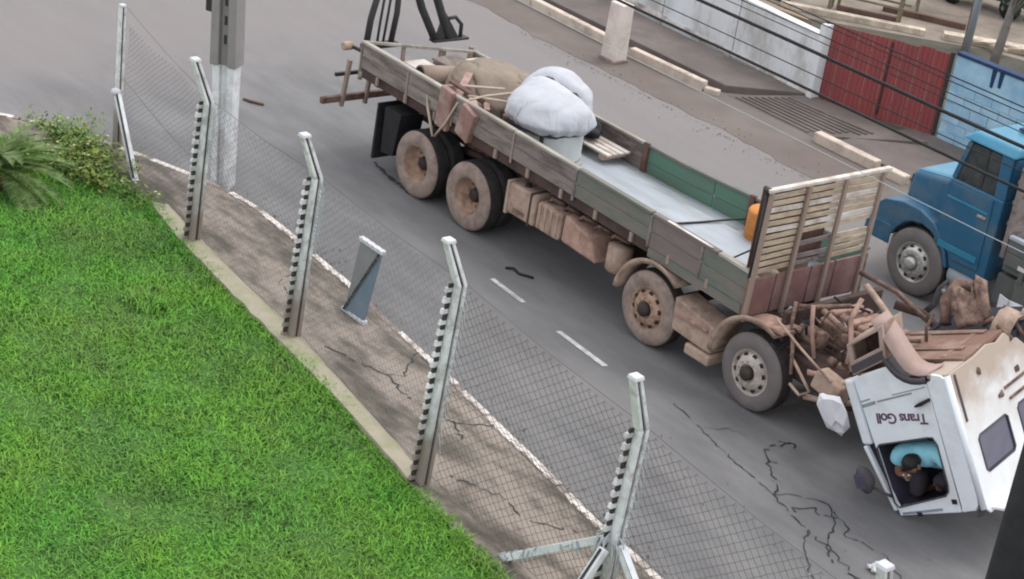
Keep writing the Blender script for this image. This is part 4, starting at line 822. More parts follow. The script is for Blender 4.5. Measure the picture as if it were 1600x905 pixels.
a = build(MB().hexa([(-4.08, .05, .72), (-3.3, .05, .68), (-3.3, .5, .68), (-4.08, .5, .72), (-4.1, .08, 1.14), (-3.5, .08, 1.02), (-3.5, .5, 1.02), (-4.1, .5, 1.14)]), 'tool_box', 'mudpink', truck, .04, 3)
build(MB().lathe([(0, -.2), (.15, -.2), (.19, -.16), (.19, .2), (0, .22)], 18, (-3.06, .3, .84), 'Z'), 'air_tank', 'mudtan', truck)
build(MB().box(-5.5, -3.0, .5, .9, .75, 1.15), 'battery_carrier', 'chassis', truck, .02)
for k in range(5): x = -4.6+k*.35; build(MB().tube([(x, .2, 1.12), (x+.12, .16, 1.22), (x+.3, .3, 1.15)], .03, 6), 'air_hose', 'mudbrown', truck)
# front fenders, step panel
def fender(x, r, a0, a1, mat, y0=-.03, y1=.42):
    pr = [(x+r*math.cos(a0+(a1-a0)*i/16), y0, RW+r*math.sin(a0+(a1-a0)*i/16)) for i in range(17)]
    o = build(MB().strip(pr, (0, y1-y0, 0)), 'fender', mat, truck, solid=.018)
    lipm = MB().strip(pr, (0, 0, 0)); pr2 = [(x+(r+.07)*math.cos(a0+(a1-a0)*i/16), y0-.012, RW+(r+.07)*math.sin(a0+(a1-a0)*i/16)) for i in range(17)]
    l = MB(); k = 17; l.v = [p for p in pr]+[p for p in pr2]; l.f = [(i, i+1, k+i+1, k+i) for i in range(16)]; l.sm = [True]*16
    build(l, 'fender_lip', mat, o, solid=.015); return o
fender(-2.02, .68, 3.05, .9, 'mudtan'); fender(.0, .72, 3.15, 1.15, 'mudtan')
build(MB().hexa([(-1.52, -.03, .50), (-.74, -.03, .46), (-.74, .4, .46), (-1.52, .4, .50), (-1.56, -.02, .98), (-.72, -.02, .84), (-.72, .42, .84), (-1.56, .42, .98)]), 'step_panel', 'mudtan', truck, .03, 3)
build(MB().box(-1.45, -.85, -.05, .0, .74, .79), 'step_ridge', 'mudpink', truck, .012); build(MB().box(-1.2, -.72, -.05, .3, .28, .44), 'step_box', 'mudtan', truck, .03)
build(MB().hexa([(-.15, .0, 1.24), (.42, .0, 1.30), (.42, .4, 1.30), (-.15, .4, 1.24), (-.15, .0, 1.27), (.42, .0, 1.34), (.42, .4, 1.34), (-.15, .4, 1.27)]), 'bent_fender_tip', 'mudpink', truck)
# bared engine and cab mounts
eng = build(MB().box(.25, 1.35, .85, 1.65, .85, 1.35), 'engine_block', 'mud', truck, .05, 3)
for k in range(6): build(MB().box(.33+k*.165, .45+k*.165, .95, 1.55, 1.352, 1.47), 'cylinder_head', 'mudpink', eng, .03)
build(MB().lathe([(0, -.2), (.11, -.2), (.13, -.16), (.13, .16), (.11, .2), (0, .2)], 18, (.5, .5, 1.25), 'X'), 'air_filter', 'mud', eng)
build(MB().box(1.36, 1.44, .7, 1.8, .7, 1.5), 'radiator', 'mudbrown', eng, .01); build(MB().lathe([(.05, 0), (.33, 0), (.35, .06), (.33, .1), (.05, .1)], 20, (1.24, 1.25, 1.1), 'X'), 'fan', 'mudbrown', eng)
pipes = [([(.2, .05, 1.45), (.75, .0, 1.27), (1.35, -.02, 1.08)], .024, 'mudtan', 'strut_rod'), ([(.75, 1.05, 2.0), (1.1, 1.0, 1.87), (1.45, .95, 1.72)], .06, 'mudtan', 'cross_beam'), ([(.95, .75, 1.95), (1.0, .55, 1.72), (1.2, .42, 1.45), (1.3, .3, 1.25)], .05, 'mudpink', 'intake_pipe'), ([(1.2, .9, 1.75), (1.25, .7, 1.55), (1.4, .55, 1.4)], .045, 'mudpink', 'coolant_hose'),
         ([(.3, .25, 1.7), (.35, .2, 1.4), (.5, .15, 1.1), (.6, .1, .8)], .035, 'mud', 'coolant_hose'), ([(.55, .3, 1.75), (.62, .3, 1.4), (.8, .25, 1.1)], .04, 'mudpink', 'coolant_hose'), ([(.45, .2, 1.0), (.8, .05, .9), (1.0, .05, .75), (.85, .05, .62), (.65, .05, .7)], .03, 'mudtan', 'bent_pipe'),
         ([(.5, .6, 1.6), (.9, .6, 1.5), (1.2, .7, 1.5)], .06, 'mud', 'exhaust_manifold'), ([(.2, 1.6, 1.85), (.8, 1.7, 1.8), (1.4, 1.6, 1.7)], .05, 'mudbrown', 'coolant_hose'), ([(1.1, 1.9, 1.55), (1.2, 2.0, 1.75), (1.15, 2.1, 1.95), (1.2, 2.2, 2.1)], [.07, .06, .05, .02], 'darkmetal', 'exhaust_horn'), ([(.8, 1.7, 1.62), (1.15, 1.9, 1.6), (1.4, 2.0, 1.45)], .09, 'chassis', 'exhaust_silencer'),
         ([(.15, .4, 1.55), (.4, .5, 1.62), (.7, .9, 1.7)], .05, 'mudbrown', 'cross_tube'), ([(1.1, .1, 1.0), (1.3, .1, .95), (1.5, .2, 1.15)], .05, 'mudtan', 'steering_link'), ([(.9, .1, .62), (1.3, .15, .72), (1.55, .3, .8)], .06, 'mudtan', 'tie_rod')]
for pts, r, mt, nm in pipes: build(MB().tube(pts, [v*.72 for v in r] if isinstance(r, list) else r*.72, 8), nm, mt, eng)
build(MB().box(.1, 1.5, .3, 2.0, .62, .98), 'sump_guard', 'chassis', eng, .05)
build(MB().box(.12, .22, .25, 2.2, .9, 1.5), 'firewall_frame', 'chassis', eng, .02)
ER = random.Random(5)
for k in range(22):      # small brackets and bent plates
    c = Vector((ER.uniform(.25, 1.55), ER.uniform(.08, 1.5), ER.uniform(.85, 1.55))); q = Matrix.Rotation(ER.uniform(0, 3), 3, 'Z') @ Matrix.Rotation(ER.uniform(-.9, .9), 3, 'X'); a_, b_ = ER.uniform(.05, .14), ER.uniform(.03, .08)
    build(MB().strip([c+q@Vector(v) for v in ((-a_, -b_, .03), (-a_*.3, -b_, 0), (a_*.4, -b_, .0), (a_, -b_, .05))], q@Vector((0, 2*b_, 0))), 'bracket', ER.choice(['mud', 'mudpink', 'mudbrown', 'chassis', 'mudtan', 'galv', 'darkmetal', 'black']), eng, solid=.012)
for k in range(14):
    a = Vector((ER.uniform(.3, 1.4), ER.uniform(.1, 1.6), ER.uniform(.9, 1.6))); b = a+Vector((ER.gauss(0, .25), ER.gauss(0, .2), ER.gauss(0, .18))); build(MB().tube([a, a.lerp(b, .35)+Vector((0, .05, ER.gauss(0, .09))), a.lerp(b, .7)+Vector((.04, 0, ER.gauss(0, .09))), b], ER.uniform(.008, .02), 6), 'brake_line', ER.choice(['mud', 'darkmetal', 'black', 'black', 'galv']), eng)
for k in range(7):
    c = (ER.uniform(.4, 1.4), ER.uniform(.2, .7), ER.uniform(.9, 1.45)); build(MB().lathe([(0, -.06), (.05, -.06), (.065, -.04), (.065, .04), (.05, .06), (0, .06)], 12, c, ER.choice('XYZ')), 'pulley', ER.choice(['mud', 'mudbrown', 'mudpink']), eng)
build(MB().hexa([(1.0, .0, .85), (1.5, -.02, .78), (1.5, .25, .78), (1.0, .25, .85), (1.05, .02, 1.12), (1.5, .0, 1.05), (1.5, .25, 1.05), (1.05, .25, 1.12)]), 'front_bracket', 'mudtan', truck, .04, 3)
def lobe(c, ax, seed, flat):
    bm = bmesh.new(); bmesh.ops.create_icosphere(bm, subdivisions=6, radius=1); off = Vector((seed*3.1, seed*1.7, seed*.9))
    for v in bm.verts:
        p = v.co.copy(); w1 = Vector((mnoise.noise(p*1.1+off), mnoise.noise(p*1.1+off+Vector((9, 0, 0))), mnoise.noise(p*1.1+off+Vector((0, 9, 0)))))
        q = Vector((p.x*1.0, p.y*1.0, p.z*1.3))*.95+w1*.8+off
        r1 = 1-abs(mnoise.noise(q)); r2 = 1-abs(mnoise.noise(q*2.1+Vector((4, 2, 1)))); k = 1+.15*mnoise.noise(p*.9+off*1.3)+.08*mnoise.noise(p*2.1+off*.7)-.085*r1**12-.014*r2**12
        z = p.z*ax[2]*k
        if z < -flat: z = -flat-.03*r2
        v.co = Vector((c[0]+p.x*ax[0]*k, c[1]+p.y*ax[1]*k, c[2]+z))
    bm.verts.index_update(); m = MB().add([v.co[:] for v in bm.verts], [[v.index for v in f.verts] for f in bm.faces], True); bm.free(); return m
# bed load ---------------------------------------------------------
t = thing('tarpaulin_bundle', (-5.9, 1.2, 1.72), 'big white tarpaulin-wrapped bundle bulging on the truck bed', 'bundle')
# the tarpaulin: a cloth sheet let fall over the padded load, then frozen as a mesh
pads = [link('pad', lobe((-5.82, 1.08, 1.98), (.70, .66, .40), 3, .17).mesh('pad', 'tarp')), link('pad', lobe((-6.2, 1.42, 2.12), (.58, .54, .38), 8, .3).mesh('pad', 'tarp'))]
for p in pads: p.modifiers.new('collision', 'COLLISION'); p.collision.thickness_outer = .012; p.collision.cloth_friction = 30
gm = MB(); n_ = 96
CR = random.Random(4); ph = [CR.uniform(0, 6) for _ in range(6)]
for a in range(n_):
    for b in range(n_):
        u, v = 2*a/(n_-1)-1, 2*b/(n_-1)-1; r_ = max(abs(u), abs(v)); k_ = 1/max(1e-6, math.hypot(u, v))*r_ if r_ > 0 else 1
        u2, v2 = u*(.35+.65*k_), v*(.35+.65*k_)
        gm.v.append((-5.98+1.22*u2, 1.22+1.16*v2, 2.66+.02*math.sin(7*u+ph[0])*math.sin(6*v+ph[1])+.012*math.sin(19*u+ph[2]+5*v)))
gm.f = [(a*n_+b, (a+1)*n_+b, (a+1)*n_+b+1, a*n_+b+1) for a in range(n_-1) for b in range(n_-1)]; gm.sm = [True]*len(gm.f)
cl = link('sheet', gm.mesh('sheet', 'tarp')); cm_ = cl.modifiers.new('cloth', 'CLOTH'); cs_ = cm_.settings; cs_.quality = 5; cs_.mass = .35; cs_.tension_stiffness = 18; cs_.compression_stiffness = 18; cs_.shear_stiffness = 6; cs_.bending_stiffness = .04; cs_.air_damping = 2
cm_.collision_settings.distance_min = .012; cm_.collision_settings.use_self_collision = False
cm_.point_cache.frame_start = 1; cm_.point_cache.frame_end = 60
scene.frame_start, scene.frame_end = 1, 60
for f in range(1, 30): scene.frame_set(f)
dg = bpy.context.evaluated_depsgraph_get(); ev = cl.evaluated_get(dg); fm_ = bpy.data.meshes.new_from_object(ev); cv = [v.co.copy() for v in fm_.vertices]; cf = [tuple(p.vertices) for p in fm_.polygons]
for o in pads+[cl]: bpy.data.objects.remove(o)
scene.frame_set(1)
def crease(v): return (v.y-1.34)*.82-(v.x+6.05)*.36
def tuck(v):      # the lower hem is drawn in and pleated by the rope; a second rope cinches the middle
    k = min(1, max(0, (1.95-v.z)/.22)); c = Vector((-5.84, 1.12, v.z)); d = v-c; d.z = 0; az = math.atan2(d.y, d.x)
    f_ = 1-.30*k+.035*k*math.sin(az*17+2*math.sin(az*3))+.02*math.sin(az*9+1.3)*min(1, max(0, (2.25-v.z)/.3))
    g_ = crease(v); dip = .13*math.exp(-(g_/.055)**2)+.05*math.exp(-(g_/.16)**2)
    return Vector((c.x+d.x*f_*(1-.5*dip), c.y+d.y*f_*(1-.5*dip), max(v.z, 1.78)-dip*min(1, max(0, (v.z-1.8)/.3))))
m = MB(); m.v = [tuple(tuck(v)) for v in cv]; m_v = list(m.v); m.f = cf; m.sm = [True]*len(cf)
tp_ = build(m, 'tarpaulin', 'tarp', t, solid=.012); sb_ = tp_.modifiers.new('subsurf', 'SUBSURF'); sb_.levels = sb_.render_levels = 1
cr = [(-5.86+.60*math.cos(a), 1.12+.62*math.sin(a), 1.80+.02*math.sin(3*a)) for a in np.linspace(0, 2*PI, 40)]; build(MB().tube(cr, .022, 6), 'rope', 'darkmetal', t)
cr = []
for q in np.linspace(-.62, .58, 15):
    x, y = -6.05+q*.916, 1.34+q*.402; p = min(m_v, key=lambda p: (p[0]-x)**2+(p[1]-y)**2-.02*p[2])
    cr.append((p[0], p[1], p[2]+.014))
build(MB().tube(cr, .016, 6), 'tie_rope', 'darkmetal', t)
t = thing('pale_drum', (-5.68, 1.12, 1.3), 'pale grey drum with a dark strap under the white bundle', 'drum')
build(MB().lathe([(0, 1.29), (.47, 1.29), (.49, 1.33), (.44, 1.36), (.44, 1.78), (.42, 1.80), (0, 1.80)], 32, (-5.66, 1.10, 0), 'Z'), 'shell', 'drum', t); build(MB().lathe([(.446, 1.36), (.446, 1.42)], 32, (-5.66, 1.10, 0), 'Z'), 'hoop', 'drum', t, solid=.01)
build(MB().box(-5.52, -5.46, .655, .69, 1.36, 1.8), 'strap', 'darkmetal', t)
t = thing('canvas_sheet', (-7.9, 1.35, 1.3), 'beige canvas sheet heaped beside the rolled mat behind the white bundle', 'canvas')
build(lobe((-7.7, 1.5, 1.58), (1.0, .74, .50), 5, .35), 'canvas', 'canvas', t); build(lobe((-7.15, 1.75, 1.62), (.62, .55, .46), 11, .35), 'canvas_fold', 'canvas', t)
d_ = 0
t = thing('rolled_mat', (-8.8, .9, 1.5), 'grey rolled mat with a dark open end near the truck tail', 'roll')
d0, d1 = Vector((-8.55, .62, 1.66)), Vector((-8.45, 1.35, 1.60)); build(MB().tube([d0, d1], .18, 20), 'outer_layer', 'stake', t); dn = (d0-d1).normalized(); build(MB().tube([d0+dn*.004, d0+dn*.006], .15, 18), 'hollow', 'black', t)
t = thing('pale_sacks', (-8.35, .55, 1.5), 'pale dusty sacks slumped against the near side of the bed', 'sacks')
for i, c in enumerate([(-8.3, .42, 1.5), (-7.95, .4, 1.56), (-7.55, .35, 1.62)]): build(lump(c, (.28, .2, .2), 2, 10+i, .15), 'sack', 'plankpale' if i else 'canvas', t)
for i, (c, s_, mt, lab, cat) in enumerate([((-9.05, 1.1, 1.46), (.55, .4, .3), 'slatwhite', 'pale flat box at the tail of the bed, left of the grey crate', 'box'), ((-8.95, 1.62, 1.5), (.45, .5, .38), 'boardgrey', 'grey crate at the middle of the bed tail', 'crate'), ((-8.85, 2.2, 1.45), (.7, .45, .26), 'slatwhite', 'pale board box in the far tail corner of the bed', 'box')]):
    t = thing('box' if cat == 'box' else 'crate', (c[0], c[1], 1.29), lab, cat)
    build(MB().box(c[0]-s_[0]/2, c[0]+s_[0]/2, c[1]-s_[1]/2, c[1]+s_[1]/2, 1.29, c[2]+s_[2]/2-.05), 'body', mt, t, .015); build(MB().box(c[0]-s_[0]/2-.02, c[0]+s_[0]/2+.02, c[1]-s_[1]/2-.02, c[1]+s_[1]/2+.02, c[2]+s_[2]/2-.048, c[2]+s_[2]/2), 'lid', mt, t, .01)
ORD = ['nearest', 'second', 'third', 'fourth', 'fifth', 'sixth', 'seventh', 'eighth', 'ninth', 'tenth', 'eleventh', 'twelfth', 'thirteenth', 'fourteenth', 'fifteenth', 'farthest']
for k in range(16):
    x, y = -7.5+1.05*k/15, random.uniform(.25, 1.5); z = 1.5+.5*math.exp(-((x+7.1)**2)*2)*random.uniform(.3, 1); an = random.gauss(-.5, .5); L_ = random.uniform(.5, 1.0)
    d = Vector((math.cos(an), math.sin(an), random.gauss(.0, .22)))*L_/2; c = Vector((x, y, z)); q = random.choice(['plankred', 'darkwood', 'plankpale', 'plankred', 'darkwood'])
    o = build(MB().beam(c-d, c+d, random.uniform(.06, .13), .04), 'timber_offcut', q, bevel=.005); tag(o, {'plankred': 'reddish', 'darkwood': 'dark', 'plankpale': 'pale'}[q]+' broken timber, '+ORD[k]+' from the tail in the heap beside the white bundle', 'timber', 'broken timbers heaped beside the white bundle')
for i, (c, d, s_, mt, lab) in enumerate([((-7.05, .0, 1.72), (.05, -.02, .34), (.30, .10), 'plankred', 'pinkish board hanging over the truck side, left of its pair'), ((-6.5, .02, 1.68), (.08, -.02, .26), (.34, .14), 'plankred', 'pinkish block hanging over the truck side, right of its pair')]):
    o = build(MB().beam(Vector(c)-Vector(d), Vector(c)+Vector(d), s_[0], s_[1], (0, 1, 0)), 'hanging_board', mt, bevel=.02); tag(o, lab, 'board', 'pinkish boards over the truck side')
for i, (a, b, r, mt, lab) in enumerate([((-6.25, .14, 1.86), (-5.2, .14, 1.80), .04, 'plankpale', 'pale bar lying on the near top rail below the white bundle'), ((-6.9, .2, 1.86), (-6.0, .22, 1.84), .035, 'plankpale', 'thin pale bar lying by the pinkish boards')]):
    o = build(MB().beam(a, b, r*2, r*1.5), 'loose_bar', mt, bevel=.006); tag(o, lab, 'bar')
lash = MB(); lash.tube([(-7.3, .0, 1.25), (-7.45, -.03, 1.6), (-7.7, .1, 1.85), (-7.2, .5, 1.98), (-6.75, .9, 2.05)], .022, 6); lash.tube([(-7.2, -.02, 1.2), (-6.95, -.06, 1.5), (-6.8, .02, 1.9), (-6.7, .5, 2.0), (-6.4, 1.9, 2.1)], .02, 6); lash.tube([(-7.45, -.03, 1.6), (-7.2, -.06, 1.2)], .02, 6); lash.tube([(-6.9, .3, 1.95), (-6.3, .75, 2.0)], .02, 6)
tag(build(lash, 'lashing_rope', 'rope'), 'pale lashing ropes tied over the timber heap to the truck side', 'rope')
t = thing('pallet', (-5.6, 2.15, 1.3), 'small pale broken pallet with black straps by the far side board', 'pallet')
for k in range(4): build(MB().box(-6.2+.02*k, -5.2, 1.85+k*.13, 1.95+k*.13, 1.38, 1.41), 'deck_board', 'slatwhite', t)
for x in (-6.1, -5.35): build(MB().box(x-.05, x+.05, 1.85, 2.35, 1.29, 1.378), 'bearer', 'plankpale', t)
build(lump((-5.95, 2.1, 1.52), (.22, .16, .12), 2, 8, .4), 'strap_heap', 'black', t)
t = thing('rusty_drum', (-1.75, 2.1, 1.3), 'rusty orange drum standing by the far side board near the headboard', 'drum')
build(MB().lathe([(0, 1.12), (.26, 1.12), (.27, 1.15), (.27, 1.72), (.25, 1.75), (0, 1.745)], 28, (-2.05, 2.12, 0), 'Z'), 'shell', 'orange', t); build(MB().lathe([(.271, 1.40), (.282, 1.42), (.271, 1.44)], 28, (-2.05, 2.12, 0), 'Z'), 'hoop', 'orange', t)
build(MB().box(-1.2, -.8, 1.0, 1.75, 1.29, 1.66), 'chock', 'canvas', t, .03)
t = thing('curved_sheet', (-1.3, .9, 1.3), 'pale metal sheet with a rounded end lying on the deck before the headboard', 'sheet')
ps = [(-3.6, .25)]+[(-1.75+.55*math.cos(a), 1.15+.85*math.sin(a)) for a in np.linspace(-1.4, 1.4, 14)]+[(-3.4, 1.9)]
build(MB().prism([(x, y, 1.292) for x, y in ps], (0, 0, .02)), 'plate', 'deck', t, .006)
for k, (c, s_, mt) in enumerate([((-.75, .5, 1.42), (.2, .25, .14), 'canvas'), ((-.65, .3, 1.5), (.13, .15, .2), 'slatwhite'), ((-.7, .85, 1.45), (.2, .18, .18), 'canvas'), ((-.6, 1.1, 1.4), (.15, .2, .12), 'mudbrown')]):
    tag(build(lump(c, s_, 2, 20+k, .35), 'cloth_heap', mt), ['beige cloth heap on the near front corner of the deck', 'whitish cloth heap tight against the headboard at the near corner', 'beige cloth heap against the middle of the headboard', 'low brown cloth heap beside the chock at the headboard'][k], 'cloth', 'cloth heaps behind the headboard')
tag(build(MB().tube([(-3.1, .7, 1.33), (-2.9, 1.1, 1.34), (-2.8, 1.6, 1.33), (-2.65, 2.1, 1.36), (-2.45, 2.35, 1.42)], .018, 5), 'chain', 'darkmetal'), 'dark chain lying across the steel deck', 'chain')
tag(build(MB().tube([(-1.25, .09, 1.85), (-1.05, .3, 1.7), (-.8, .5, 1.95), (-.5, .35, 2.0)], .015, 5), 'rope', 'darkmetal'), 'dark rope tied from the side rail to the headboard corner', 'rope')

# ------------------------------------------------------------------ overturned cab
CM = Matrix(((.896, -.15, -.417, 2.91), (.057, .972, -.228, -.136), (.44, .181, .88, -.007), (0, 0, 0, 1)))
L_, H_, W_ = 1.27, 1.95, 2.4
cab = thing('overturned_cab', (0, 0, 0), 'white truck cab flipped upside down, torn off in front of its engine', 'truck cab', None, CM)
def cb(m, name, mat, par=None, bevel=.0, seg=2, **k): return build(m, name, mat, par or cab, bevel, seg, local=True, **k)
s3 = lambda u, v: (u, 0, v)
win = [(.02, .18), (.07, .12), (.82, .31), (.88, .37), (.90, .46), (.91, 1.0), (.87, 1.09), (.80, 1.09), (.04, .98), (-.01, .93)]
arch = [(1.07, 1.85), (1.0, 1.815), (.9, 1.795), (.78, 1.80), (.68, 1.83), (.59, 1.89), (.53, 1.96), (.49, 2.03)]
door = [(.05, .0), (.98, .095), (1.0, 1.795)]+arch[2:]+[(.14, 1.94), (-.07, 1.87), (-.05, 1.4), (-.03, .9), (0, .4)]
dr = cb(holed(door, [win], s3, (0, .035, 0)), 'door', 'whitepaint', bevel=.008)
sdp = [(1.006, .097), (1.19, .13), (1.25, .2), (1.27, .3), (1.275, 1.86), (1.22, 1.9), (1.10, 1.92), (1.07, 1.85), (1.006, 1.813)]
cb(holed(sdp, [], s3, (0, .035, 0)), 'side_panel', 'whitepaint', bevel=.008)
# rounded rear corner
cpts = [(1.277+.05*math.sin(a), .05-.05*math.cos(a)) for a in np.linspace(0, PI/2, 7)]
cb(MB().strip([(x, y, .14) for x, y in cpts], (0, 0, 1.75)), 'corner_pillar', 'whitepaint', solid=.012)
# window frame seal, door furniture, stripes, lettering
cb(MB().tube([(u, -.004, v) for u, v in win+win[:1]], .012, 6), 'window_seal', 'archdark', dr)
cb(MB().tube([(.76, -.02, 1.51), (.86, -.035, 1.55), (1.0, -.02, 1.605)], [.014, .026, .02], 8), 'door_handle', 'black', dr)
for a, b, h in [((-.045, 1.50), (.17, 1.555), .022), ((-.05, 1.56), (.1, 1.60), .01), ((.2, 1.565), (.75, 1.68), .012), ((.45, 1.655), (.97, 1.76), .007)]:
    cb(MB().hexa([(a[0], -.004, a[1]-h), (b[0], -.004, b[1]-h), (b[0], .002, b[1]-h), (a[0], .002, a[1]-h), (a[0], -.004, a[1]+h), (b[0], -.004, b[1]+h), (b[0], .002, b[1]+h), (a[0], .002, a[1]+h)]), 'stripe', 'trim', dr)
fc = bpy.data.curves.new('lettering', 'FONT'); fc.body = 'Trans Goll'; fc.size = .205; fc.extrude = .003; fc.shear = .12; fc.space_character = .92; fc.offset = .0035
fo = bpy.data.objects.new('tmp', fc); COL.objects.link(fo); bpy.context.view_layer.update()
me = bpy.data.meshes.new_from_object(fo.evaluated_get(bpy.context.evaluated_depsgraph_get())); bpy.data.objects.remove(fo)
xs = [v.co.x for v in me.vertices]; kx = .76/(max(xs)-min(xs)); R4 = Matrix(((-kx, 0, 0, .885), (0, 0, -1, -.003), (0, -.95, 0, 1.405), (0, 0, 0, 1)))
me.transform(R4); me.materials.clear(); me.materials.append(A['purple']); link('lettering', me, dr)
# rear wall with two windows, facing forward now
r3 = lambda y, v: (1.29, y, v)
def rwin(a, b, c, d): return [(a+.04, c), (b-.04, c), (b, c+.04), (b, d-.04), (b-.04, d), (a+.04, d), (a, d-.04), (a, c+.04)]
wins = [rwin(.26, .92, .52, 1.0), rwin(1.16, 1.82, .52, 1.0)]
rw_ = cb(holed([(.05, .13), (.12, .05), (2.28, .05), (2.35, .13), (2.35, 1.32), (2.1, 1.36), (1.95, 1.46), (1.8, 1.44), (1.66, 1.58), (1.52, 1.74), (1.4, 1.78), (1.3, 1.90), (1.1, 1.86), (.9, 1.92), (.6, 1.89), (.05, 1.9)], wins, r3, (.036, 0, 0)), 'rear_wall', 'rearwall', bevel=.008)
for wn in wins:
    cb(MB().prism([(1.30, y, v) for y, v in wn], (.016, 0, 0)), 'rear_window', 'glass', rw_); cb(MB().tube([(1.327, y, v) for y, v in wn+wn[:1]], .014, 6), 'window_seal', 'archdark', rw_)
cb(MB().box(1.327, 1.34, .12, .15, 1.25, 1.86), 'seam', 'archdark', rw_); cb(MB().box(1.327, 1.35, 1.0, 1.6, 1.28, 1.31), 'grab_rail', 'mudbrown', rw_); cb(MB().box(1.327, 1.35, 1.05, 1.5, 1.12, 1.15), 'grab_rail', 'mudbrown', rw_)
for y, z in ((.9, 1.25), (1.35, 1.4), (.6, 1.7)): cb(lump((1.33, y, z), (.02, .05, .04), 1, int(y*9), .5), 'mud_clot', 'mudbrown', rw_)
# roof (now underneath), far side, underside floor, front
cb(MB().hexa([(.06, .02, .0), (1.18, .02, .11), (1.18, 2.38, .11), (.06, 2.38, .0), (.03, .03, .04), (1.2, .03, .15), (1.2, 2.37, .15), (.03, 2.37, .04)]), 'roof', 'whitepaint', bevel=.015)
cb(MB().hexa([(1.2, .1, .13), (1.5, .2, .02), (1.5, 2.2, .02), (1.2, 2.3, .13), (1.2, .1, .16), (1.5, .2, .07), (1.5, 2.2, .07), (1.2, 2.3, .16)]), 'roof_deflector', 'rearwall', bevel=.02)
cb(MB().hexa([(1.16, .03, .01), (1.27, .04, .04), (1.27, 2.36, .04), (1.16, 2.37, .01), (1.2, .03, .11), (1.30, .04, .11), (1.30, 2.36, .11), (1.2, 2.37, .11)]), 'roof_gutter', 'archdark', bevel=.01)
cb(MB().box(.0, 1.28, 2.365, 2.4, .06, 1.4), 'far_side_panel', 'whitepaint', bevel=.01)
cb(MB().box(-.05, 1.27, .45, 1.34, 1.86, 1.93), 'floor_panel', 'underbody', bevel=.01); cb(MB().box(1.0, 1.28, .04, .45, 1.84, 1.9), 'floor_panel', 'rearwall', bevel=.01)
cb(MB().box(-.02, .45, .04, .449, 1.86, 1.93), 'floor_panel', 'underbody', bevel=.01)
for y in (.75, 1.25): cb(MB().box(-.02, 1.1, y-.05, y+.05, 1.932, 1.955), 'floor_rib', 'underbody', bevel=.015)
for x in (.3, .95): cb(MB().box(x-.04, x+.04, .5, 1.3, 1.925, 1.94), 'floor_cross_rib', 'underbody', bevel=.01)
cb(MB().box(.02, .10, .10, 2.3, .95, 1.86), 'dashboard_panel', 'interior'); cb(MB().hexa([(-.05, 1.35, 1.84), (.9, 1.35, 1.84), (.8, 2.3, 1.2), (-.05, 2.3, 1.5), (-.05, 1.35, 1.9), (.9, 1.35, 1.9), (.8, 2.3, 1.26), (-.05, 2.3, 1.56)]), 'crushed_floor', 'mudbrown')
fr = cb(MB().hexa([(-.26, .03, .95), (-.10, .03, .95), (-.10, 2.37, .95), (-.26, 2.37, .95), (-.26, .03, 1.84), (-.10, .03, 1.84), (-.10, 2.37, 1.45), (-.26, 2.37, 1.45)]), 'front_panel', 'whitepaint', bevel=.04, seg=3)
for y in (.03, 2.31): cb(MB().hexa([(-.25, y, .93), (-.19, y, .93), (-.19, y+.06, .93), (-.25, y+.06, .93), (-.06, y, .05), (.0, y, .05), (.0, y+.06, .05), (-.06, y+.06, .05)]), 'windscreen_pillar', 'whitepaint', bevel=.01)
cb(MB().hexa([(-.22, .1, .93), (-.2, .1, .93), (-.2, 2.3, .93), (-.22, 2.3, .93), (-.04, .1, .06), (-.02, .1, .06), (-.02, 2.3, .06), (-.04, 2.3, .06)]), 'windscreen', 'glass')
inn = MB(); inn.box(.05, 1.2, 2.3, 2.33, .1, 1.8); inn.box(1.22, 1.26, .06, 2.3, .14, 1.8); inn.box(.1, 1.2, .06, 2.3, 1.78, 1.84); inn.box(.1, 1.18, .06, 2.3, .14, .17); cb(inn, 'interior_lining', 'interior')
cb(MB().box(.55, 1.1, 1.3, 2.1, 1.2, 1.75), 'seat', 'interior', bevel=.06, seg=3)
# wheel arch band and liner, side locker, torn sheets
ab = arch+[(.46, 2.10)]
cb(MB().strip([(u, -.002, v) for u, v in ab], (0, .22, 0)), 'wheel_arch', 'archdark', solid=.012)
ab2 = [(u+.03*(0 if u > .8 else .6), v+.075) for u, v in ab[1:]]
k = MB(); n1 = len(ab2); k.v = [(u, .0, v) for u, v in ab[1:]]+[(u, .0, v) for u, v in ab2]; k.f = [(i, i+1, n1+i+1, n1+i) for i in range(n1-1)]; k.sm = [True]*(n1-1)
cb(k, 'arch_band', 'archdark', solid=.02)
ln = [(1.02, 1.90), (.9, 1.89), (.8, 1.91), (.72, 1.96), (.66, 2.06), (.60, 2.2), (.54, 2.36), (.48, 2.5), (.42, 2.62)]
cb(MB().strip([(u, .03, v) for u, v in ln], (.08, .27, .03)), 'arch_liner', 'archliner', solid=.02)
lk = [(-.08, 1.90), (.47, 2.10), (.58, 2.56), (-.04, 2.32)]
def lkp(s_, t_, y): a = Vector((*lk[0], 0)).lerp(Vector((*lk[1], 0)), s_); b = Vector((*lk[3], 0)).lerp(Vector((*lk[2], 0)), s_); p = a.lerp(b, t_); return (p.x, y, p.y)
fr_ = [(0, 0), (1, 0), (1, 1), (0, 1)]; ih = [(.12, .42), (.88, .42), (.88, .90), (.12, .90)]
loc_ = cb(holed(fr_, [ih], lambda s_, t_: lkp(s_, t_, .02), (0, .06, 0)), 'side_locker', 'archliner', bevel=.012)
cb(MB().add([lkp(s_, t_, .40) for s_, t_ in fr_], [(0, 1, 2, 3)]), 'locker_back', 'mudbrown', loc_)
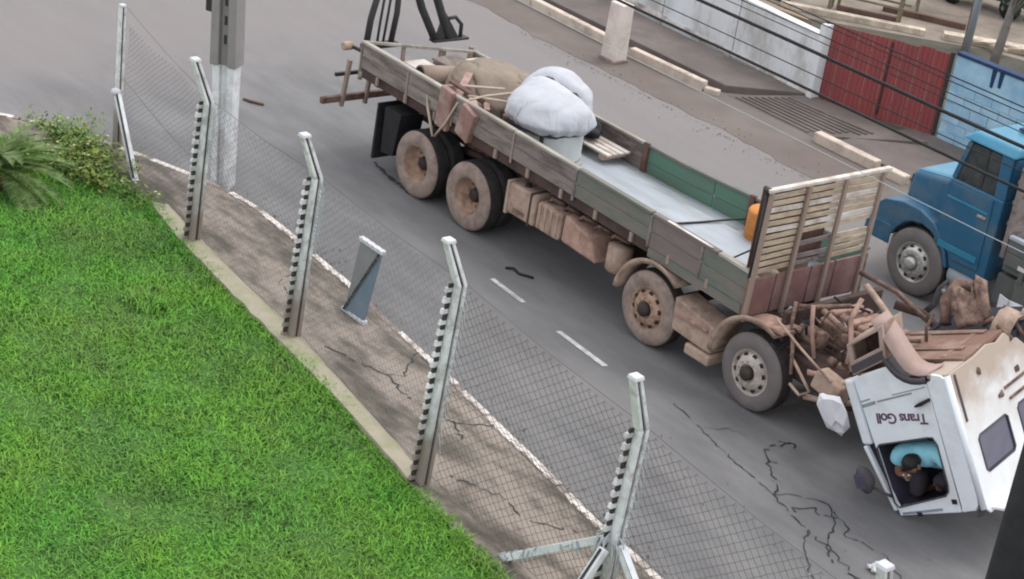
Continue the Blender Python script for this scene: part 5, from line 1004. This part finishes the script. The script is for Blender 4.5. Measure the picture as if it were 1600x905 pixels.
cb(MB().add([lkp(0, 0, .08), lkp(1, 0, .08), lkp(1, 0, .45), lkp(0, 0, .45), lkp(0, 1, .08), lkp(1, 1, .08), lkp(1, 1, .45), lkp(0, 1, .45)], [(0, 1, 2, 3), (4, 5, 6, 7), (0, 3, 7, 4), (1, 2, 6, 5)]), 'locker_wall', 'mudtan', loc_, solid=.01)
cb(MB().add([lkp(.03, .06, .012), lkp(.97, .06, .012), lkp(.97, .32, .012), lkp(.03, .32, .012)], [(0, 1, 2, 3)]), 'locker_strip', 'archdark', loc_, solid=.006)
def torn(pts, d, mat, name='torn_panel'):
    cb(MB().strip(pts, d), name, mat, solid=.02)
fl = MB(); us = np.linspace(0, 1, 9); vs_ = np.linspace(0, 1, 8); fl.v = []
for a_ in us:
    top = .46+.07*math.sin(a_*9)+.05*math.sin(a_*23)
    for b_ in vs_: fl.v.append((.58+.34*a_-.12*b_+.03*math.sin(a_*14), 1.42+.32*a_+.16*b_*b_+.04*math.sin(a_*11+b_*2), 1.9+top*b_))
fl.f = [(i*8+j, i*8+j+1, (i+1)*8+j+1, (i+1)*8+j) for i in range(8) for j in range(7)]; fl.sm = [True]*len(fl.f)
cb(fl, 'torn_panel', 'mud', solid=.018)
torn([(1.1, 1.3, 1.9), (1.16, 1.35, 2.02), (1.2, 1.5, 2.12), (1.18, 1.7, 2.08)], (.12, .15, -.18), 'mudtan')
torn([(1.25, 1.75, 1.88), (1.32, 1.8, 2.0), (1.36, 1.95, 2.02)], (.1, .3, -.1), 'rearwall')
for pts, r in [([(.35, 1.5, 1.95), (.3, 1.7, 2.2), (.36, 1.95, 2.32), (.5, 2.1, 2.2)], .08), ([(.42, .95, 1.95), (.4, 1.05, 2.1), (.5, 1.15, 2.24)], .022), ([(.2, .7, 1.95), (.25, .75, 2.05), (.42, .85, 2.0)], .03), ([(1.0, 1.7, 1.95), (1.1, 1.75, 2.06), (1.2, 1.72, 1.9), (1.31, 1.66, 1.72)], .03), ([(.95, 1.45, 1.95), (1.12, 1.42, 2.04), (1.25, 1.38, 1.88), (1.33, 1.4, 1.76)], .035)]:
    cb(MB().tube(pts, r, 8), 'dangling_hose', 'mudbrown', None)
# front corner bumper piece, mirror, marker lights
m = lump((0, 0, 0), (.24, .12, .22), 1, 12, .28)
m.sm = [False]*len(m.f)
m = m.xf(lambda v: CM.inverted() @ Vector((1.60+v.x-.25*v.z, -.16+v.y, .80+v.z-.3*v.x))); cb(m, 'bumper_end', 'white')
mi = cb(lump((-.33, -.02, .50), (.12, .10, .19), 2, 3, .06), 'wing_mirror', 'archdark'); cb(MB().prism([(-.40, -.135, .42), (-.27, -.135, .42), (-.27, -.135, .60), (-.40, -.135, .60)], (0, .03, 0)), 'mirror_glass', 'glass', mi); cb(MB().tube([(-.25, -.02, .4), (-.1, .0, .3), (.0, .02, .25)], .018, 6), 'mirror_arm', 'archdark', mi)
for u, v in ((.93, .24), (.36, .045)): cb(MB().box(u-.035, u+.035, -.02, .0, v-.03, v+.03), 'marker_light', 'black', dr, .005)
cb(MB().box(.1, .72, -.012, .0, .02, .05).xf(lambda v: Vector((v.x, v.y, v.z+.145*(v.x-.1)))), 'lower_trim', 'trim', dr)
# torn white panel between cab and blue truck
t = thing('torn_white_panel', (.4, 4.9, 0), 'torn white panel standing between the wrecked cab and the blue truck', 'panel')
build(MB().strip([(.45, 4.85, .0), (.42, 4.88, .25), (.40, 4.95, .55), (.36, 5.0, .9)], (.34, -.02, .03)), 'sheet', 'tarp', t, solid=.015); build(MB().hexa([(.26, 4.75, 0), (.5, 4.72, 0), (.5, 4.85, 0), (.26, 4.88, 0), (.36, 4.82, .36), (.44, 4.8, .36), (.44, 4.86, .36), (.36, 4.87, .36)]), 'folded_flap', 'slatwhite', t)
build(MB().prism([(.30, 4.93, .70), (.46, 4.9, .68), (.44, 4.94, .92), (.27, 4.96, .94)], (0, .02, 0)), 'torn_corner', 'white', t)

# ------------------------------------------------------------------ person in the cab window
def skin(name, joints, edges, mat, parent, sub=2, lbl=None):
    me = bpy.data.meshes.new(name); me.from_pydata([j[0] for j in joints], edges, []); me.materials.append(A[mat])
    o = link(name, me, parent); sm = o.modifiers.new('skin', 'SKIN'); sm.use_smooth_shade = True; ss = o.modifiers.new('subsurf', 'SUBSURF'); ss.levels = ss.render_levels = sub
    for i, j in enumerate(joints):
        r = j[1] if isinstance(j[1], tuple) else (j[1], j[1]); me.skin_vertices[0].data[i].radius = r; me.skin_vertices[0].data[i].use_root = i == 0
    return o
person = thing('person', (0, 0, 0), 'person in a pale teal shirt crouched inside the overturned cab window, dark head bowed', 'person', None, CM @ Matrix.Translation((.45, .45, .3)) @ Matrix.Scale(1.12, 4))
O = Vector((.45, .45, .3))
def J(x, y, z): return tuple(Vector((x, y, z))-O)
# cab coordinates: x along the cab, y inwards, z up (towards the cab floor)
jb = [(J(.48, .78, .34), .15), (J(.48, .60, .50), .14), (J(.47, .36, .66), .17), (J(.47, .24, .72), .11), (J(.47, .13, .72), .06), (J(.46, .04, .68), .085), (J(.46, -.04, .62), .075),
      (J(.22, .26, .70), .075), (J(.10, .18, .50), .05), (J(.33, .26, .40), .036), (J(.72, .26, .70), .075), (J(.84, .20, .52), .05), (J(.62, .26, .42), .036)]
ed = [(0, 1), (1, 2), (2, 3), (3, 4), (4, 5), (5, 6), (3, 7), (7, 8), (8, 9), (3, 10), (10, 11), (11, 12)]
for wr, dx in ((9, 1), (12, -1)):
    w0 = Vector(jb[wr][0]); pal = len(jb); jb.append((tuple(w0+Vector((.03*dx, -.035, -.05))), (.034, .018))); ed.append((wr, pal))
    for q, (fx, ln_) in enumerate(((-.032, .062), (-.011, .072), (.011, .068), (.032, .052))):
        a = len(jb); jb.append((tuple(w0+Vector((.03*dx+fx, -.05, -.085))), .0095)); jb.append((tuple(w0+Vector((.03*dx+fx*1.15, -.055+.01*q*.3, -.085-ln_*.55))), .009)); jb.append((tuple(w0+Vector((.03*dx+fx*1.2, -.035, -.085-ln_))), .008)); ed += [(pal, a), (a, a+1), (a+1, a+2)]
    a = len(jb); jb.append((tuple(w0+Vector((.03*dx+.05*dx, -.04, -.04))), .011)); jb.append((tuple(w0+Vector((.03*dx+.06*dx, -.05, -.085))), .009)); ed += [(wr, a), (a, a+1)]
# legs folded under the body
for sx in (.30, .64):
    a = len(jb); jb += [(J(sx, .62, .30), .10), (J(sx+(.03 if sx > .5 else -.03), .22, .36), .085), (J(sx, .45, .20), .06), (J(sx, .68, .19), .04), (J(sx, .60, .17), .035)]; ed += [(0, a), (a, a+1), (a+1, a+2), (a+2, a+3)]; jb.pop()
skin('body', jb, ed, 'skin', person)
skin('shirt', [(J(.48, .66, .46), .175), (J(.475, .5, .60), .18), (J(.47, .36, .70), .20), (J(.47, .25, .75), .13), (J(.19, .22, .74), .115), (J(.12, .16, .60), .10), (J(.77, .22, .74), .125), (J(.85, .16, .58), .11)], [(0, 1), (1, 2), (2, 3), (3, 4), (4, 5), (3, 6), (6, 7)], 'tealshirt', person)
skin('trousers', [(J(.48, .76, .36), .17), (J(.30, .55, .34), .12), (J(.24, .12, .44), .13), (J(.29, .34, .22), .10), (J(.66, .55, .34), .12), (J(.69, .12, .44), .13), (J(.65, .42, .22), .085), (J(.47, .12, .42), .15)], [(0, 1), (1, 2), (2, 3), (0, 4), (4, 5), (5, 6), (2, 7)], 'trousers', person)
hb = lump(J(.46, .03, .715), (.098, .115, .092), 3, 2, .04); ho = build(hb, 'hair', 'hair', person, local=True)
fz = MB()
for sx in (-1, 1):
    e = lump(J(.46+.035*sx, -.11, .625), (.012, .008, .009), 1, 1, 0); fz.add(e.v, e.f, True)
build(fz, 'eyes', 'white', person, local=True); nz = lump(J(.46, -.125, .60), (.016, .02, .022), 2, 1, 0); build(nz, 'nose', 'skin', person, local=True); mo = lump(J(.46, -.11, .565), (.028, .01, .008), 2, 1, 0); build(mo, 'mouth', 'plankred', person, local=True)
er = MB()
for sx in (-1, 1): e = lump(J(.46+.098*sx, .02, .66), (.012, .026, .035), 2, 1, .05); er.add(e.v, e.f, True)
build(er, 'ears', 'skin', person, local=True)

# ------------------------------------------------------------------ blue truck, oncoming
bt = thing('blue_truck', (-.2, 6.5, 0), 'blue bonneted truck coming the other way at the right edge', 'truck')
Y0, Y1 = 5.37, 7.55
def bb(m, name, mat, par=None, bevel=.02, seg=3, **k): return build(m, name, mat, par or bt, bevel, seg, **k)
for y, rz in ((5.36, 0), (7.6, PI)): put_wheel(bt, 'blue', (-1.64, y, RW), rz, .3)
build(MB().tube([(-1.64, 5.6, RW), (-1.64, 7.4, RW)], .08, 10), 'axle', 'chassis', bt)
# bonnet (tapered, rounded)
bo = bb(MB().hexa([(-2.42, 5.75, .95), (-1.40, 5.62, 1.0), (-1.40, 7.3, 1.0), (-2.42, 7.17, .95), (-2.36, 5.80, 1.80), (-1.40, 5.66, 1.98), (-1.40, 7.26, 1.98), (-2.36, 7.12, 1.80)]), 'bonnet', 'bluepaint', bevel=.10, seg=4)
bb(MB().hexa([(-2.30, 5.84, 1.805), (-1.42, 5.72, 1.975), (-1.42, 7.2, 1.975), (-2.30, 7.08, 1.805), (-2.26, 5.9, 1.835), (-1.42, 5.8, 2.005), (-1.42, 7.12, 2.005), (-2.26, 7.02, 1.835)]), 'bonnet_top', 'bluelight', bo, .012)
bb(MB().box(-2.47, -2.421, 5.95, 6.97, 1.02, 1.66), 'grille', 'darkmetal', bo, .02)
for k in range(6): build(MB().box(-2.49, -2.472, 5.98, 6.94, 1.06+k*.1, 1.11+k*.1), 'grille_bar', 'bluelight', bo)
# front fenders
for y0, y1 in ((5.37, 5.84), (7.08, 7.55)):
    pr = [(-2.62, .98), (-2.60, 1.18), (-2.45, 1.31), (-2.1, 1.40), (-1.75, 1.40), (-1.45, 1.30), (-1.25, 1.14), (-1.12, .92), (-1.05, .7)]
    inn_ = [(-1.10, .7), (-1.18, .88), (-1.30, 1.04), (-1.48, 1.15), (-1.66, 1.19), (-1.85, 1.16), (-2.0, 1.08), (-2.12, .95), (-2.2, .80), (-2.58, .80)]
    f_ = bb(MB().prism([(x, y0, z) for x, z in pr+inn_], (0, y1-y0, 0)), 'front_fender', 'bluepaint', bevel=.035)
    bb(MB().lathe([(0, -.02), (.08, -.02), (.10, .02), (.11, .06)], 16, (-2.62, (y0+y1)/2, 1.08), 'X'), 'headlight', 'chrome', f_, 0)
bb(MB().hexa([(-2.74, 5.37, .64), (-2.62, 5.37, .64), (-2.62, 7.55, .64), (-2.74, 7.55, .64), (-2.72, 5.37, .96), (-2.62, 5.37, .96), (-2.62, 7.55, .96), (-2.72, 7.55, .96)]), 'bumper', 'bluepaint', bevel=.03)
bb(MB().box(-2.63, -2.2, 5.36, 5.5, .62, .96), 'bumper_end', 'bluepaint', bevel=.04)
bb(MB().box(-2.24, -2.17, 5.39, 5.62, .5, .8), 'splash_flap', 'slatwhite', bevel=.02)
# cab: lower body, pillars, roof
lower = [(-1.42, 1.02), (-1.42, 1.98), (-1.36, 2.10), (-.36, 2.10), (-.36, .74), (-1.02, .74), (-1.12, .95)]
bb(MB().prism([(x, 5.40, z) for x, z in lower], (0, 2.12, 0)), 'cab_body', 'bluepaint', bevel=.03)
dr2 = bb(MB().prism([(x, 5.375, z) for x, z in [(-1.36, 1.12), (-1.36, 2.04), (-.52, 2.06), (-.50, .90), (-1.0, .88), (-1.14, 1.0)]], (0, .03, 0)), 'door', 'bluepaint', bevel=.008)
bb(MB().box(-.72, -.56, 5.345, 5.375, 1.72, 1.76), 'door_handle', 'chrome', dr2, .005); bb(MB().box(-1.34, -.55, 5.362, 5.376, 1.80, 1.835), 'door_ridge', 'bluelight', dr2, .005); bb(MB().box(-1.3, -.55, 5.362, 5.376, 1.0, 1.10), 'door_step_trim', 'bluelight', dr2, .005)
top = [(-1.38, 2.10), (-1.24, 2.74), (-.40, 2.76), (-.36, 2.10)]
for y0, y1 in ((5.42, 5.48), (7.44, 7.5)):
    for (a, b), nm in zip(((top[0], top[1]), (top[3], top[2])), ('windscreen_pillar', 'rear_pillar')):
        wdp = .08 if nm[0] == 'w' else .2
        bb(MB().hexa([(a[0]-(0 if wdp < .1 else wdp), y0, a[1]), (a[0]+(wdp if wdp < .1 else 0), y0, a[1]), (a[0]+(wdp if wdp < .1 else 0), y1, a[1]), (a[0]-(0 if wdp < .1 else wdp), y1, a[1]), (b[0]-(0 if wdp < .1 else wdp), y0, b[1]), (b[0]+(wdp if wdp < .1 else 0), y0, b[1]), (b[0]+(wdp if wdp < .1 else 0), y1, b[1]), (b[0]-(0 if wdp < .1 else wdp), y1, b[1])]), nm, 'bluepaint', bevel=.01)
bb(MB().prism([(x, 5.45, z) for x, z in [(-1.30, 2.11), (-1.17, 2.73), (-.61, 2.74), (-.57, 2.11)]], (0, .012, 0)), 'side_window', 'cabglass', bevel=0)
bb(MB().box(-.86, -.83, 5.435, 5.47, 2.11, 2.74), 'window_divider', 'darkmetal', bevel=0)
bb(MB().prism([(-1.39, 5.49, 2.11), (-1.39, 7.43, 2.11), (-1.255, 7.43, 2.74), (-1.255, 5.49, 2.74)], (.012, 0, 0)), 'windscreen', 'cabglass', bevel=0)
bb(MB().hexa([(-1.36, 5.38, 2.765), (-.34, 5.38, 2.765), (-.34, 7.54, 2.765), (-1.36, 7.54, 2.765), (-1.22, 5.5, 2.90), (-.38, 5.5, 2.92), (-.38, 7.42, 2.92), (-1.22, 7.42, 2.90)]), 'cab_roof', 'bluelight', bevel=.05, seg=4)
bb(MB().box(-.42, -.36, 5.5, 7.44, 2.11, 2.75), 'cab_back', 'bluepaint', bevel=0); bb(MB().box(-.95, -.7, 6.2, 7.0, 2.93, 2.97), 'roof_hatch', 'bluecap', bevel=.01)
st2 = bb(MB().lathe([(0, -.3), (.17, -.3), (.2, -.26), (.2, .26), (.17, .3), (0, .3)], 18, (-.75, 5.62, .62), 'X'), 'fuel_tank', 'galv', bevel=0); bb(MB().box(-1.05, -.45, 5.33, 5.55, .34, .39), 'step', 'chrome', bevel=.01)
for y in (6.0, 6.9): bb(MB().box(-2.3, 6.5, y-.05, y+.05, .72, .92), 'frame_rail', 'chassis', bevel=.005)
# load bed
bb(MB().box(-.16, -.08, 5.34, 7.6, 1.3, 2.75), 'bed_headboard', 'boardbrown', bevel=.015)
for k in range(4): bb(MB().box(-.19, -.162, 5.36, 7.58, 1.48+k*.33, 1.54+k*.33), 'headboard_rib', 'bedgrey', bevel=.005)
for y in (5.36, 7.5):
    for z0, z1 in ((1.22, 1.42), (1.43, 1.63)): bb(MB().box(-.07, 6.4, y, y+.05, z0, z1), 'bed_side_board', 'bedgrey', bevel=.008)
    bb(MB().box(-.07, 6.4, y-.02, y+.07, 1.632, 1.69), 'bed_top_rail', 'galv', bevel=.01)
bb(MB().box(-.1, 6.4, 5.42, 7.5, 1.1, 1.22), 'bed_floor', 'bedgrey', bevel=.01)
for x in (.3, 1.1, 1.9, 2.7): bb(MB().box(x-.04, x+.04, 5.33, 5.36, 1.05, 1.66), 'bed_stake', 'bedgrey', bevel=.004)
bb(MB().box(.22, .42, 5.32, 5.34, 1.25, 1.31), 'side_reflector', 'slatwhite', bevel=0)
bb(MB().box(-.2, .35, 5.5, 5.9, .5, 1.0), 'battery_box', 'bedgrey', bevel=.03); bb(MB().hexa([(.25, 5.36, .35), (.4, 5.36, .35), (.4, 5.9, .35), (.25, 5.9, .35), (.2, 5.36, 1.08), (.55, 5.36, 1.1), (.55, 5.9, 1.1), (.2, 5.9, 1.08)]), 'rear_mudguard', 'bedgrey', bevel=.03)
for x in (2.8, 4.1):
    for y, rz in ((5.38, 0), (7.58, PI)): put_wheel(bt, 'rear', (x, y, RW), rz, .2)
    build(MB().tube([(x, 5.6, RW), (x, 7.4, RW)], .1, 10), 'axle', 'chassis', bt)
